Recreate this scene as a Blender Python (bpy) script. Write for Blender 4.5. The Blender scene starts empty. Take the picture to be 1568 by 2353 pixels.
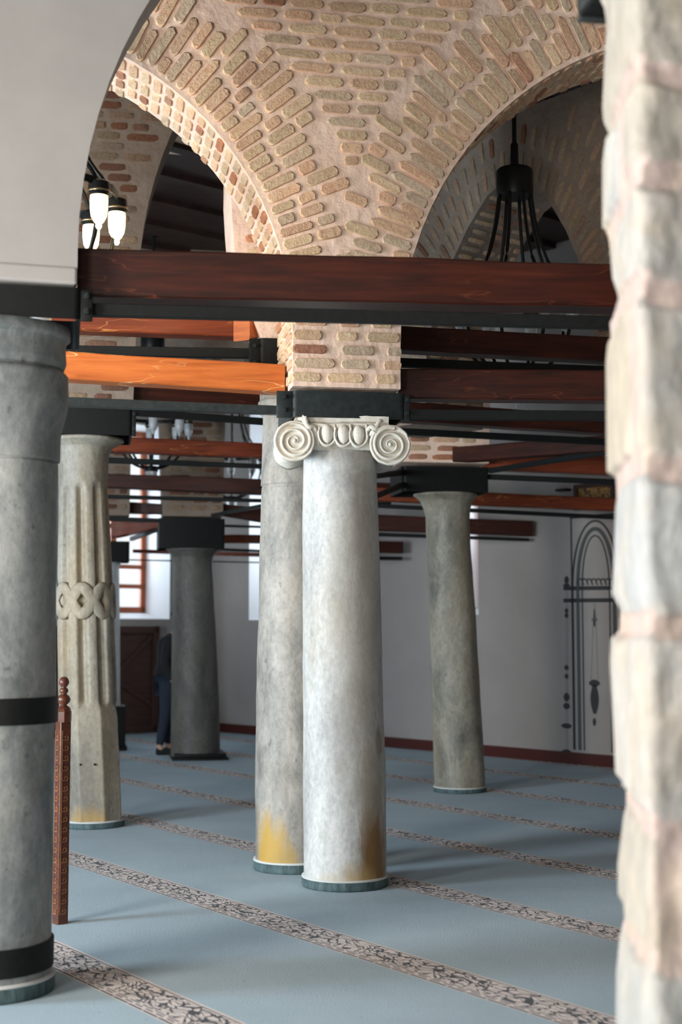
import bpy, math, random
from mathutils import Vector, noise, Matrix
R = random.Random(7)
C = bpy.context.scene.collection
# ------------------------------------------------------------------ camera
FPX = 1568*50/24.0; HZ = 1450.0; CX, CY = 784.0, 1176.5; EYE = 1.5
PITCH = math.atan((HZ-CY)/FPX)
cam = bpy.data.cameras.new('camera'); camo = bpy.data.objects.new('camera', cam); C.objects.link(camo)
cam.sensor_fit = 'HORIZONTAL'; cam.sensor_width = 24; cam.lens = 50
camo.location = (0, 0, EYE); camo.rotation_euler = (math.pi/2+PITCH, 0, 0)
cam.dof.use_dof = True; cam.dof.focus_distance = 8.4; cam.dof.aperture_fstop = 1.9
cam.clip_start = 0.05
bpy.context.scene.camera = camo
# ------------------------------------------------------------------ colour management, world
sc = bpy.context.scene
sc.view_settings.view_transform = 'Standard'; sc.view_settings.look = 'None'
sc.view_settings.gamma = 1; sc.view_settings.use_curve_mapping = False
sc.view_settings.exposure = 0.34
w = bpy.data.worlds.new('sky'); sc.world = w; w.use_nodes = True
w.node_tree.nodes['Background'].inputs[0].default_value = (0.90, 0.96, 1.0, 1)
w.node_tree.nodes['Background'].inputs[1].default_value = 0.9
# hall plan: qibla wall through WL along DW, left wall from the corner K along WW
DW = Vector((0.6532, -0.7572, 0)); WW = Vector((-0.7572, -0.6532, 0)); K = Vector((-2.223, 21.94, 0)); WL = Vector((-1.831, 21.486, 0))
HALL_W = 14.6
LC = K + WW*HALL_W            # far corner of left wall and courtyard wall
def window_light(name, pos, inward, sx, sz, power, col, spread=2.6):
    l = bpy.data.lights.new(name, 'AREA'); l.shape = 'RECTANGLE'; l.size = sx; l.size_y = sz; l.energy = power; l.color = col
    l.spread = spread
    o = bpy.data.objects.new(name, l); C.objects.link(o); o.location = pos
    o.rotation_euler = Vector(inward).to_track_quat('-Z', 'Z').to_euler()
    return o
# daylight through the openings (same lists cut the openings further down)
COURT = [(s, 1.9) for s in (3.0, 6.4, 9.8, 13.2, 16.6, 20.0)]       # distance from LC along DW, width; sill .3, head 3.6
LEFTW = [(1.09, 1.18, 1.68, 4.6), (4.2, 1.2, 1.68, 4.6), (7.4, 1.2, 1.68, 4.6), (10.6, 1.2, 1.68, 4.6)]
QIB = [(1.33, 1.2, 1.66, 4.7), (5.07, 0.62, 1.70, 4.7), (11.4, 1.2, 1.7, 4.7), (14.8, 1.2, 1.7, 4.7)]
POW = {3.0: 20, 6.4: 30, 9.8: 600, 13.2: 430, 16.6: 240, 20.0: 120}
COOL = (0.74, 0.88, 1.0); WARM = (1.0, 0.93, 0.84)
for s, wd in COURT:
    p = LC + DW*s + WW*0.9; p.z = 1.95
    window_light('daylight_courtyard', p, -WW + Vector((0, 0, 0.02)), wd*0.95, 3.2, POW[s], COOL if s < 12 else (1.0, 0.955, 0.90))
for s, wd, z0, z1 in LEFTW:
    p = K + WW*(s+wd*0) - DW*1.0; p.z = (z0+z1)/2
    window_light('daylight_left', p, DW, wd, z1-z0, 60, COOL)
for s, wd, z0, z1 in QIB:
    p = WL + DW*s - WW*1.0; p.z = (z0+z1)/2
    window_light('daylight_qibla', p, WW, wd, z1-z0, 90 if s < 6 else 15, COOL)

# ------------------------------------------------------------------ projection helpers (turn a pixel of the photo into a place in the hall)
def ray(x, y):
    a, b, c = x-CX, CY-y, FPX
    return Vector((a, c*math.cos(PITCH)-b*math.sin(PITCH), c*math.sin(PITCH)+b*math.cos(PITCH)))
def P(x, y, Y):
    r = ray(x, y); return r*(Y/r.y)+Vector((0, 0, EYE))
def F(x, y):
    r = ray(x, y); return r*(-EYE/r.z)+Vector((0, 0, EYE))
def PL(x, y, o, e):
    r = ray(x, y); n = Vector((-e[1], e[0]))
    t = (n.x*o[0]+n.y*o[1])/(n.x*r.x+n.y*r.y); q = r*t
    return (q.x-o[0])*e[0]+(q.y-o[1])*e[1], q.z+EYE
def mpp(Y): return Y/FPX
def dirn(deg): a = math.radians(deg); return Vector((math.cos(a), math.sin(a), 0))
# ------------------------------------------------------------------ materials
def nm(name):
    m = bpy.data.materials.new(name); m.use_nodes = True; nt = m.node_tree
    return m, nt, nt.nodes['Principled BSDF']
def N(nt, t, **k):
    n = nt.nodes.new(t)
    for a, b in k.items():
        if a in n.inputs: n.inputs[a].default_value = b
        else: setattr(n, a, b)
    return n
def ramp(nt, src, stops):
    r = nt.nodes.new('ShaderNodeValToRGB'); el = r.color_ramp.elements
    while len(el) < len(stops): el.new(0.5)
    for e, (p, c) in zip(el, stops): e.position = p; e.color = (*c, 1) if len(c) == 3 else c
    nt.links.new(src, r.inputs[0]); return r.outputs[0]
def mix(nt, f, a, b, mode='MIX'):
    m = nt.nodes.new('ShaderNodeMix'); m.data_type = 'RGBA'; m.blend_type = mode
    for v, i in ((f, 0), (a, 6), (b, 7)):
        if isinstance(v, (int, float)): m.inputs[i].default_value = v
        elif isinstance(v, tuple): m.inputs[i].default_value = (*v, 1)
        else: nt.links.new(v, m.inputs[i])
    return m.outputs[2]
def math_(nt, op, a, b=None, c=None):
    m = nt.nodes.new('ShaderNodeMath'); m.operation = op
    for i, v in enumerate((a, b, c)):
        if v is None: continue
        if isinstance(v, (int, float)): m.inputs[i].default_value = v
        else: nt.links.new(v, m.inputs[i])
    return m.outputs[0]
def coords(nt, scale=(1, 1, 1), rot=(0, 0, 0), loc=(0, 0, 0)):
    g = nt.nodes.new('ShaderNodeNewGeometry'); mp = nt.nodes.new('ShaderNodeMapping')
    mp.inputs['Scale'].default_value = scale; mp.inputs['Rotation'].default_value = rot; mp.inputs['Location'].default_value = loc
    nt.links.new(g.outputs['Position'], mp.inputs[0]); return mp.outputs[0]
def noise_(nt, co, scale, detail=6, rough=0.6, dist=0.0):
    n = N(nt, 'ShaderNodeTexNoise', Scale=scale, Detail=detail, Roughness=rough, Distortion=dist); nt.links.new(co, n.inputs['Vector']); return n.outputs[0]
def bump(nt, b, h, strength=0.4, dist=0.01):
    n = N(nt, 'ShaderNodeBump', Strength=strength, Distance=dist); nt.links.new(h, n.inputs['Height']); nt.links.new(n.outputs[0], b.inputs['Normal'])
def attr(nt):
    a = nt.nodes.new('ShaderNodeAttribute'); a.attribute_name = 'Col'; return a.outputs['Color']

def mat_marble(name, dark, mid, light, tan, veins=0.5, tanamt=(0.5, 0.75), scale=1.0, rough=0.6, speck=True):
    m, nt, b = nm(name)
    co = coords(nt, (1, 1, 0.45))
    n1 = noise_(nt, co, 3.2*scale, 8, 0.62, 0.5)
    base = ramp(nt, n1, [(0.36, dark), (0.5, mid), (0.64, light)])
    n2 = noise_(nt, coords(nt, (1, 1, 0.35), loc=(4, 2, 1)), 1.6*scale, 5, 0.6, 0.3)
    base = mix(nt, ramp(nt, n2, [(tanamt[0], (0, 0, 0)), (tanamt[1], (0.8, 0.8, 0.8))]), base, tan)
    co2 = coords(nt, (1, 1, 0.7), rot=(0.5, 0.3, 0))
    dn = noise_(nt, co2, 2.0, 4, 0.6, 0.8)
    v = math_(nt, 'ABSOLUTE', math_(nt, 'SUBTRACT', dn, 0.5))
    vm = ramp(nt, v, [(0.0, (veins,)*3), (0.012, (veins*0.4,)*3), (0.03, (0, 0, 0))])
    base = mix(nt, vm, base, light)
    fine = noise_(nt, coords(nt, (1, 1, 0.6)), 38, 6, 0.7)
    base = mix(nt, 0.55, base, ramp(nt, fine, [(0.30, (0.28,)*3), (0.5, (0.5,)*3), (0.72, (0.72,)*3)]), 'OVERLAY')
    if speck:
        sp = noise_(nt, coords(nt), 22, 2, 0.5)
        base = mix(nt, ramp(nt, sp, [(0.67, (0, 0, 0)), (0.75, (0.5, 0.5, 0.5))]), base, tuple(0.35*c for c in dark))
    nt.links.new(base, b.inputs['Base Color']); b.inputs['Roughness'].default_value = rough
    bump(nt, b, math_(nt, 'ADD', fine, math_(nt, 'MULTIPLY', n1, 2.0)), 0.35, 0.006)
    return m, nt, b
def stain(nt, b, centre, radius, col, amt=0.85, zs=0.5):
    """rust, lichen or shade put into the colour, of its own shape at a place on the stone"""
    old = b.inputs['Base Color'].links[0].from_socket
    g = nt.nodes.new('ShaderNodeNewGeometry')
    s = nt.nodes.new('ShaderNodeVectorMath'); s.operation = 'SUBTRACT'; nt.links.new(g.outputs['Position'], s.inputs[0]); s.inputs[1].default_value = centre
    m = nt.nodes.new('ShaderNodeVectorMath'); m.operation = 'MULTIPLY'; nt.links.new(s.outputs[0], m.inputs[0]); m.inputs[1].default_value = (1, 1, zs)
    l = nt.nodes.new('ShaderNodeVectorMath'); l.operation = 'LENGTH'; nt.links.new(m.outputs[0], l.inputs[0])
    nz = noise_(nt, coords(nt, (1, 1, 0.25)), 14, 5, 0.6)
    d = math_(nt, 'ADD', l.outputs['Value'], math_(nt, 'MULTIPLY', math_(nt, 'SUBTRACT', nz, 0.5), radius*1.1))
    f = ramp(nt, math_(nt, 'DIVIDE', d, radius), [(0.45, (amt,)*3), (1.0, (0, 0, 0))])
    nt.links.new(mix(nt, f, old, col), b.inputs['Base Color'])

M = {}
def simple(key, col, rough=0.6, metal=0.0, nscale=None, namt=0.25, bumps=0.0):
    m, nt, b = nm(key); b.inputs['Base Color'].default_value = (*col, 1); b.inputs['Roughness'].default_value = rough; b.inputs['Metallic'].default_value = metal
    if nscale:
        n = noise_(nt, coords(nt), nscale, 5)
        lo = tuple(c*(1-namt) for c in col); hi = tuple(min(1, c*(1+namt)) for c in col)
        nt.links.new(ramp(nt, n, [(0.3, lo), (0.7, hi)]), b.inputs['Base Color'])
        if bumps: bump(nt, b, n, bumps, 0.01)
    M[key] = m; return m
simple('steel', (0.006, 0.007, 0.0065), 0.6, 0.0, 30, 0.3, 0.05)
simple('steel_grey', (0.022, 0.027, 0.027), 0.42, 0.0, 25, 0.3, 0.05)
simple('iron', (0.008, 0.009, 0.009), 0.4)
simple('plaster', (0.335, 0.318, 0.302), 0.85, 0, 3, 0.06, 0.12)
simple('qibla_plaster', (0.345, 0.315, 0.295), 0.85, 0, 1.3, 0.07, 0.1)
simple('white_paint', (0.78, 0.80, 0.82), 0.7)
simple('baseboard_wood', (0.075, 0.018, 0.014), 0.35)
simple('window_wood', (0.36, 0.085, 0.025), 0.4, 0, 20, 0.2)
simple('ceiling_wood', (0.030, 0.012, 0.008), 0.6, 0, 8, 0.4)
simple('ring_top', (0.50, 0.50, 0.48), 0.8)
simple('jacket', (0.006, 0.007, 0.009), 0.9)
simple('jeans', (0.010, 0.018, 0.032), 0.9)
simple('skin', (0.45, 0.27, 0.19), 0.6)
simple('hair', (0.01, 0.008, 0.006), 0.6)
simple('paint_grey', (0.085, 0.09, 0.09), 0.9)
simple('paint_black', (0.04, 0.041, 0.042), 0.9)
simple('paint_faint', (0.27, 0.27, 0.26), 0.9)
simple('dark_hole', (0.01, 0.01, 0.01), 0.9)
simple('brass', (0.35, 0.26, 0.15), 0.3, 0.8)
simple('grass_ground', (0.5, 0.5, 0.48), 0.9)
def wood(key, dark, mid, light, coat=0.25, knots=True, lightcrack=None):
    m, nt, b = nm(key)
    tc = nt.nodes.new('ShaderNodeNewGeometry'); mp = nt.nodes.new('ShaderNodeMapping'); mp.inputs['Scale'].default_value = (1.2, 1.2, 14)
    nt.links.new(tc.outputs['Position'], mp.inputs[0])
    g = noise_(nt, mp.outputs[0], 2.0, 7, 0.6, 0.6)
    col = ramp(nt, g, [(0.25, dark), (0.5, mid), (0.8, light)])
    if knots:
        vo = N(nt, 'ShaderNodeTexVoronoi', Scale=1.0); mp2 = nt.nodes.new('ShaderNodeMapping'); mp2.inputs['Scale'].default_value = (2.6, 2.6, 6.0)
        nt.links.new(tc.outputs['Position'], mp2.inputs[0]); nt.links.new(mp2.outputs[0], vo.inputs['Vector'])
        d = math_(nt, 'ADD', vo.outputs['Distance'], math_(nt, 'MULTIPLY', g, 0.12))
        kn = ramp(nt, d, [(0.10, (0.7,)*3), (0.15, (0, 0, 0))])
        pale = lightcrack or tuple(min(1, c*2.0) for c in light)
        col = mix(nt, kn, col, pale)
        kn2 = ramp(nt, d, [(0.075, (0.9,)*3), (0.10, (0, 0, 0))])
        col = mix(nt, kn2, col, tuple(c*0.4 for c in dark))
    if lightcrack:
        mp3 = nt.nodes.new('ShaderNodeMapping'); mp3.inputs['Scale'].default_value = (0.9, 0.9, 5.5); nt.links.new(tc.outputs['Position'], mp3.inputs[0])
        cn = noise_(nt, mp3.outputs[0], 1.3, 3, 0.5)
        cr = ramp(nt, math_(nt, 'ABSOLUTE', math_(nt, 'SUBTRACT', cn, 0.5)), [(0.0, (0.9,)*3), (0.0025, (0.5,)*3), (0.005, (0, 0, 0))])
        cr = math_(nt, 'MULTIPLY', cr, ramp(nt, noise_(nt, coords(nt), 0.9, 2), [(0.5, (0, 0, 0)), (0.58, (1, 1, 1))]))
        col = mix(nt, cr, col, lightcrack)
    nt.links.new(col, b.inputs['Base Color']); b.inputs['Roughness'].default_value = 0.5; b.inputs['Specular IOR Level'].default_value = 0.3; b.inputs['Coat Weight'].default_value = coat*0.4; b.inputs['Coat Roughness'].default_value = 0.25
    bump(nt, b, g, 0.25, 0.004)
    M[key] = m
wood('wood_shaded', (0.011, 0.003, 0.0015), (0.035, 0.0065, 0.0025), (0.068, 0.0125, 0.0045), lightcrack=(0.11, 0.028, 0.010))  # same beam varnish in three tones; light and shade put into the colour
wood('wood_half_lit', (0.08, 0.013, 0.004), (0.17, 0.028, 0.006), (0.25, 0.048, 0.009), lightcrack=(0.5, 0.2, 0.05))
wood('wood_lit', (0.30, 0.065, 0.012), (0.46, 0.115, 0.022), (0.58, 0.165, 0.035), lightcrack=(0.85, 0.55, 0.25))
wood('wood_newel', (0.045, 0.011, 0.005), (0.08, 0.020, 0.008), (0.12, 0.034, 0.012), coat=1.2, knots=False)
wood('wood_key', (0.16, 0.065, 0.028), (0.22, 0.09, 0.038), (0.28, 0.12, 0.05), coat=0.4, knots=False)
wood('wood_panel', (0.035, 0.018, 0.014), (0.06, 0.030, 0.022), (0.09, 0.045, 0.035), coat=0.0, knots=False)
for k_ in ('steel', 'iron', 'steel_grey'): M[k_].node_tree.nodes['Principled BSDF'].inputs['Specular IOR Level'].default_value = 0.22
# brick (colour of each brick, with shade put in on dim arcades, kept as an attribute) and mortar
m, nt, b = nm('brick'); a_ = attr(nt)
n = noise_(nt, coords(nt), 45, 5, 0.7); n0 = noise_(nt, coords(nt), 9, 3, 0.6)
col = mix(nt, 0.6, a_, ramp(nt, n, [(0.3, (0.25,)*3), (0.5, (0.5,)*3), (0.75, (0.78,)*3)]), 'OVERLAY')
nt.links.new(col, b.inputs['Base Color']); b.inputs['Roughness'].default_value = 0.85; bump(nt, b, n, 0.9, 0.012); M['brick'] = m
def mortar(key, c1, c2):
    m, nt, b = nm(key); n = noise_(nt, coords(nt), 7, 6, 0.6)
    nt.links.new(ramp(nt, n, [(0.3, c1), (0.7, c2)]), b.inputs['Base Color']); b.inputs['Roughness'].default_value = 0.85
    bump(nt, b, noise_(nt, coords(nt), 16, 4, 0.5), 0.6, 0.02); M[key] = m
mortar('mortar', (0.76, 0.535, 0.405), (0.88, 0.655, 0.52))
mortar('mortar_shaded', (0.21, 0.155, 0.115), (0.28, 0.215, 0.165))  # darker copy of the mortar: shade of the dim arcades put into it
# rough stone pier
m, nt, b = nm('rough_stone'); a_ = attr(nt)
n = noise_(nt, coords(nt, (1, 1, 0.5)), 13, 8, 0.65, 0.4); n2 = noise_(nt, coords(nt), 5, 4, 0.6)
col = mix(nt, ramp(nt, n2, [(0.45, (0, 0, 0)), (0.7, (0.55,)*3)]), a_, (0.48, 0.40, 0.30), 'MIX')
col = mix(nt, 0.35, col, ramp(nt, n, [(0.3, (0.25,)*3), (0.5, (0.5,)*3), (0.7, (0.75,)*3)]), 'OVERLAY')
nt.links.new(col, b.inputs['Base Color']); b.inputs['Roughness'].default_value = 0.8; bump(nt, b, n, 0.8, 0.02); M['rough_stone'] = m
# capital limestone
m, nt, b = nm('limestone'); n = noise_(nt, coords(nt), 26, 7, 0.65); n2 = noise_(nt, coords(nt), 8, 4, 0.6)
col = mix(nt, ramp(nt, n2, [(0.5, (0, 0, 0)), (0.72, (0.6,)*3)]), (0.66, 0.62, 0.54), (0.50, 0.40, 0.27))
nt.links.new(mix(nt, 0.4, col, ramp(nt, n, [(0.3, (0.25,)*3), (0.5, (0.5,)*3), (0.7, (0.7,)*3)]), 'OVERLAY'), b.inputs['Base Color']); b.inputs['Roughness'].default_value = 0.75
bump(nt, b, n, 0.6, 0.008); M['limestone'] = m
# carpet ring material
m, nt, b = nm('ring_stone'); n = noise_(nt, coords(nt, (1, 1, 0.3), rot=(0, 0.5, 0)), 28, 5, 0.7)
nt.links.new(ramp(nt, n, [(0.3, (0.015, 0.033, 0.035)), (0.55, (0.06, 0.10, 0.105)), (0.8, (0.12, 0.17, 0.18))]), b.inputs['Base Color']); b.inputs['Roughness'].default_value = 0.8; M['ring_stone'] = m
# prayer carpet
m, nt, b = nm('prayer_carpet')
ang = math.atan2(-0.82, 0.57)      # the rows run along this direction
sep = nt.nodes.new('ShaderNodeSeparateXYZ'); g = nt.nodes.new('ShaderNodeNewGeometry'); nt.links.new(g.outputs['Position'], sep.inputs[0])
v = math_(nt, 'ADD', math_(nt, 'MULTIPLY', sep.outputs[0], 0.8211), math_(nt, 'MULTIPLY', sep.outputs[1], 0.5708))     # across the rows
u = math_(nt, 'ADD', math_(nt, 'MULTIPLY', sep.outputs[0], 0.5708), math_(nt, 'MULTIPLY', sep.outputs[1], -0.8211))    # along them
PER, W0, ROWOFF = 1.235, 0.25, 4.13
t = math_(nt, 'FLOORED_MODULO', math_(nt, 'SUBTRACT', v, ROWOFF-W0), PER)
inside = math_(nt, 'LESS_THAN', t, W0)
tb = math_(nt, 'DIVIDE', t, W0)
comb = nt.nodes.new('ShaderNodeCombineXYZ'); nt.links.new(u, comb.inputs[0]); nt.links.new(t, comb.inputs[1])
vo = N(nt, 'ShaderNodeTexVoronoi', Scale=19.0); vo.feature = 'DISTANCE_TO_EDGE'
dn = N(nt, 'ShaderNodeTexNoise', Scale=9.0, Detail=2.0); nt.links.new(comb.outputs[0], dn.inputs['Vector'])
va = nt.nodes.new('ShaderNodeVectorMath'); va.operation = 'MULTIPLY_ADD'; nt.links.new(dn.outputs['Color'], va.inputs[0]); va.inputs[1].default_value = (0.12, 0.12, 0); nt.links.new(comb.outputs[0], va.inputs[2])
mpx = nt.nodes.new('ShaderNodeMapping'); mpx.inputs['Scale'].default_value = (0.7, 1.9, 1); mpx.inputs['Rotation'].default_value = (0, 0, 0.22); nt.links.new(va.outputs[0], mpx.inputs[0]); nt.links.new(mpx.outputs[0], vo.inputs['Vector'])
strokes = math_(nt, 'LESS_THAN', vo.outputs['Distance'], 0.085)
core = math_(nt, 'MULTIPLY', math_(nt, 'GREATER_THAN', tb, 0.24), math_(nt, 'LESS_THAN', tb, 0.88))
strokes = math_(nt, 'MULTIPLY', strokes, core)
def line(a0, a1, dash=None, duty=0.8):
    l = math_(nt, 'MULTIPLY', math_(nt, 'GREATER_THAN', tb, a0), math_(nt, 'LESS_THAN', tb, a1))
    if dash: l = math_(nt, 'MULTIPLY', l, math_(nt, 'LESS_THAN', math_(nt, 'FLOORED_MODULO', u, dash), dash*duty))
    return l
blk = strokes
for args in ((0.03, 0.075, 0.13, 0.93), (0.12, 0.155, 0.09, 0.7), (0.19, 0.22, 0.11, 0.8), (0.915, 0.945, 0.16, 0.95), (0.85, 0.945, 0.16, 0.14)):
    blk = math_(nt, 'MAXIMUM', blk, line(*args))
big = noise_(nt, coords(nt), 1.1, 4, 0.6); fine = noise_(nt, coords(nt), 120, 3, 0.6); fl = noise_(nt, coords(nt), 30, 3, 0.5)
blue = ramp(nt, big, [(0.3, (0.285, 0.385, 0.445)), (0.7, (0.35, 0.46, 0.525))])
blue = mix(nt, ramp(nt, fl, [(0.70, (0, 0, 0)), (0.76, (0.5,)*3)]), blue, (0.06, 0.09, 0.11))
band = mix(nt, blk, (0.66, 0.575, 0.535), (0.008, 0.011, 0.02))
col = mix(nt, inside, blue, band)
col = mix(nt, 0.35, col, ramp(nt, fine, [(0.3, (0.35,)*3), (0.7, (0.65,)*3)]), 'OVERLAY')
nt.links.new(col, b.inputs['Base Color']); b.inputs['Roughness'].default_value = 0.95; b.inputs['Sheen Weight'].default_value = 0.06
bump(nt, b, fine, 0.5, 0.004); M['carpet'] = m
# glass
m, nt, b = nm('window_glass')
tr = nt.nodes.new('ShaderNodeBsdfTransparent'); gl = nt.nodes.new('ShaderNodeBsdfGlossy'); gl.inputs['Roughness'].default_value = 0.02; mx = nt.nodes.new('ShaderNodeMixShader'); mx.inputs[0].default_value = 0.05
nt.links.new(tr.outputs[0], mx.inputs[1]); nt.links.new(gl.outputs[0], mx.inputs[2]); nt.links.new(mx.outputs[0], nt.nodes['Material Output'].inputs[0]); M['glass'] = m
m, nt, b = nm('frosted_glass'); b.inputs['Base Color'].default_value = (0.72, 0.74, 0.74, 1); b.inputs['Roughness'].default_value = 0.25; b.inputs['Transmission Weight'].default_value = 0.35; M['frosted'] = m
m, nt, b = nm('lit_glass'); b.inputs['Base Color'].default_value = (0.9, 0.85, 0.7, 1); b.inputs['Emission Color'].default_value = (1.0, 0.80, 0.42, 1); b.inputs['Emission Strength'].default_value = 1.5; M['lit'] = m
m, nt, b = nm('gold_pattern'); n = noise_(nt, coords(nt), 25, 3, 0.6, 1.5)
nt.links.new(ramp(nt, n, [(0.45, (0.05, 0.025, 0.01)), (0.52, (0.40, 0.22, 0.05))]), b.inputs['Base Color']); b.inputs['Roughness'].default_value = 0.4; M['gold'] = m
# ------------------------------------------------------------------ mesh helpers
class MB:
    def __init__(s): s.v = []; s.f = []; s.c = []; s.m = []
    def add(s, vs, fs, col=(1, 1, 1), mi=0):
        o = len(s.v); s.v += [tuple(p) for p in vs]; s.f += [tuple(i+o for i in f) for f in fs]
        s.c += [col]*len(fs); s.m += [mi]*len(fs)
    def grid(s, rows, closed_u=False, col=(1, 1, 1), mi=0, cap=False, colf=None):
        nr, nc = len(rows), len(rows[0]); vs = [p for r in rows for p in r]; fs = []; cc = []
        for i in range(nr-1):
            for j in range(nc if closed_u else nc-1):
                k = (j+1) % nc; fs.append((i*nc+j, i*nc+k, (i+1)*nc+k, (i+1)*nc+j))
                if colf: cc.append(colf(i, j))
        n0 = len(s.f); s.add(vs, fs, col, mi)
        if colf: s.c[n0:] = cc
        if cap:
            o = len(s.v)-nr*nc; s.f.append(tuple(o+j for j in reversed(range(nc)))); s.f.append(tuple(o+(nr-1)*nc+j for j in range(nc))); s.c += [col]*2; s.m += [mi]*2
    def box(s, o, ex, ey, ez, x, y, z, bev=0.0, col=(1, 1, 1), mi=0):
        o, ex, ey, ez = Vector(o), Vector(ex), Vector(ey), Vector(ez)
        vs = [o+ex*a+ey*b_+ez*c for c in z for b_ in y for a in x]
        s.add(vs, [(0, 2, 3, 1), (4, 5, 7, 6), (0, 1, 5, 4), (2, 6, 7, 3), (0, 4, 6, 2), (1, 3, 7, 5)], col, mi)
    def tube(s, pts, rad, n=10, cap=True, col=(1, 1, 1), mi=0):
        rows = []; pts = [Vector(p) for p in pts]
        for i, p in enumerate(pts):
            t = (pts[min(i+1, len(pts)-1)]-pts[max(i-1, 0)]).normalized()
            a = t.cross(Vector((0, 0, 1)) if abs(t.z) < 0.9 else Vector((0, 1, 0))).normalized(); b_ = t.cross(a)
            r = rad[i] if isinstance(rad, (list, tuple)) else rad
            rows.append([p+(a*math.cos(q)+b_*math.sin(q))*r for q in (2*math.pi*k/n for k in range(n))])
        s.grid(rows, True, col, mi, cap)
    def lathe(s, c, prof, n=24, cap=True, col=(1, 1, 1), mi=0, phase=0.0):
        c = Vector(c)
        s.grid([[c+Vector((r*math.cos(phase+2*math.pi*k/n), r*math.sin(phase+2*math.pi*k/n), z)) for k in range(n)] for r, z in prof], True, col, mi, cap)
    def build(s, name, mats, parent=None, smooth=True, kind=None, bevel=0, label=None, angle=None):
        me = bpy.data.meshes.new(name); 
        loc = Vector((0, 0, 0))
        me.from_pydata(s.v, [], s.f); me.update()
        if not isinstance(mats, (list, tuple)): mats = [mats]
        for m_ in mats: me.materials.append(M[m_])
        me.polygons.foreach_set('material_index', s.m)
        ca = me.color_attributes.new('Col', 'FLOAT_COLOR', 'CORNER'); buf = []
        for p, c in zip(me.polygons, s.c): buf += list((*c, 1))*p.loop_total
        ca.data.foreach_set('color', buf)
        import bmesh
        bm = bmesh.new(); bm.from_mesh(me); bmesh.ops.recalc_face_normals(bm, faces=bm.faces); bm.to_mesh(me); bm.free()
        if smooth:
            me.polygons.foreach_set('use_smooth', [True]*len(me.polygons))
            if angle: 
                try: me.set_sharp_from_angle(angle=math.radians(angle))
                except Exception: pass
        o = bpy.data.objects.new(name, me); C.objects.link(o)
        if parent: o.parent = parent; o.matrix_parent_inverse = Matrix.Translation(-parent.location) if parent.type == 'EMPTY' else Matrix.Identity(4)
        if kind: o['kind'] = kind
        if label: o['label'] = label
        if bevel:
            md = o.modifiers.new('b', 'BEVEL'); md.width = bevel; md.segments = 2; md.limit_method = 'ANGLE'; md.angle_limit = 0.6
        return o
def tag(o, label, cat, group=None):
    o['label'] = label; o['category'] = cat
    if group: o['group'] = group
    return o
def thing(name, loc, label, cat, group=None):
    o = bpy.data.objects.new(name, None); C.objects.link(o); o.location = loc; o.empty_display_size = 0.1
    return tag(o, label, cat, group)
def copy_tree(o, delta, parent=None):
    c = o.copy(); C.objects.link(c)
    if parent: c.parent = parent
    else: c.location = o.location+Vector(delta)
    for ch in list(o.children): copy_tree(ch, delta, c)
    return c
def nz(p, s=1.0): return noise.noise(Vector(p)*s)
ZUP = Vector((0, 0, 1))
# ------------------------------------------------------------------ bricks
BRK = [(0.72, 0.50, 0.30), (0.70, 0.50, 0.31), (0.76, 0.54, 0.34), (0.66, 0.48, 0.32), (0.72, 0.47, 0.29), (0.67, 0.44, 0.28), (0.75, 0.48, 0.30), (0.64, 0.48, 0.33), (0.70, 0.43, 0.27)]
BRK_RED = [(0.48, 0.20, 0.10), (0.52, 0.28, 0.17), (0.42, 0.19, 0.11)]
def brick(mb, c, a, b_, n, la, lb, t, col, q=7, k=4, rough=1.0, slope=0.0):
    """one weathered brick lying in the face: rounded ends, ragged outline, pitted top"""
    rows = []; seed = R.random()*50
    for j in range(k+1):
        v_ = -1+2*j/k; row = []
        for i in range(q+1):
            u_ = -1+2*i/q
            r = (abs(u_)**6+abs(v_)**6)**(1/6); mxx = max(abs(u_), abs(v_)); s_ = (mxx/r if r > 1e-6 else 1)
            s_ = 1+(s_-1)*-0.0 if mxx < 0.01 else 1-(0.10 if abs(u_) > 0.9 and abs(v_) > 0.9 else 0)
            edge = 1.0 if mxx > 0.99 else 0.0
            jit = 0.09*rough*nz((u_*1.7+seed, v_*1.3, seed*1.7), 1.6)
            uu = u_*s_*la*(1+jit*0.6*min(1, lb/la*2)); vv = v_*s_*lb*(1+jit*1.6)
            h = t*(0 if edge else (0.9+0.35*nz((u_*3+seed, v_*2, seed), 1.3)*rough))-(0.002 if edge else 0)
            row.append(c+a*uu+b_*(vv+slope*uu)+n*h)
        rows.append(row)
    # widen the flat top: pull the inner ring outwards
    for j in (1, k-1):
        for i in range(q+1): pass
    mb.grid(rows, col=col, mi=0)
    o = len(mb.v)-(k+1)*(q+1)
    # push inner neighbours near the rim
    for j in range(k+1):
        for i in range(q+1):
            if 0 < i < q and 0 < j < k:
                p = Vector(mb.v[o+j*(q+1)+i]); 
                if i in (1, q-1): e = Vector(mb.v[o+j*(q+1)+(0 if i == 1 else q)]); d = (e-p); d -= n*d.dot(n); p += d*0.78
                if j in (1, k-1): e = Vector(mb.v[o+(0 if j == 1 else k)*(q+1)+i]); d = (e-p); d -= n*d.dot(n); p += d*0.72
                mb.v[o+j*(q+1)+i] = tuple(p)
def pick(red=0.06):
    c = R.choice(BRK_RED if R.random() < red else BRK); k = R.uniform(0.85, 1.15); return tuple(x*k for x in c)

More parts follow.
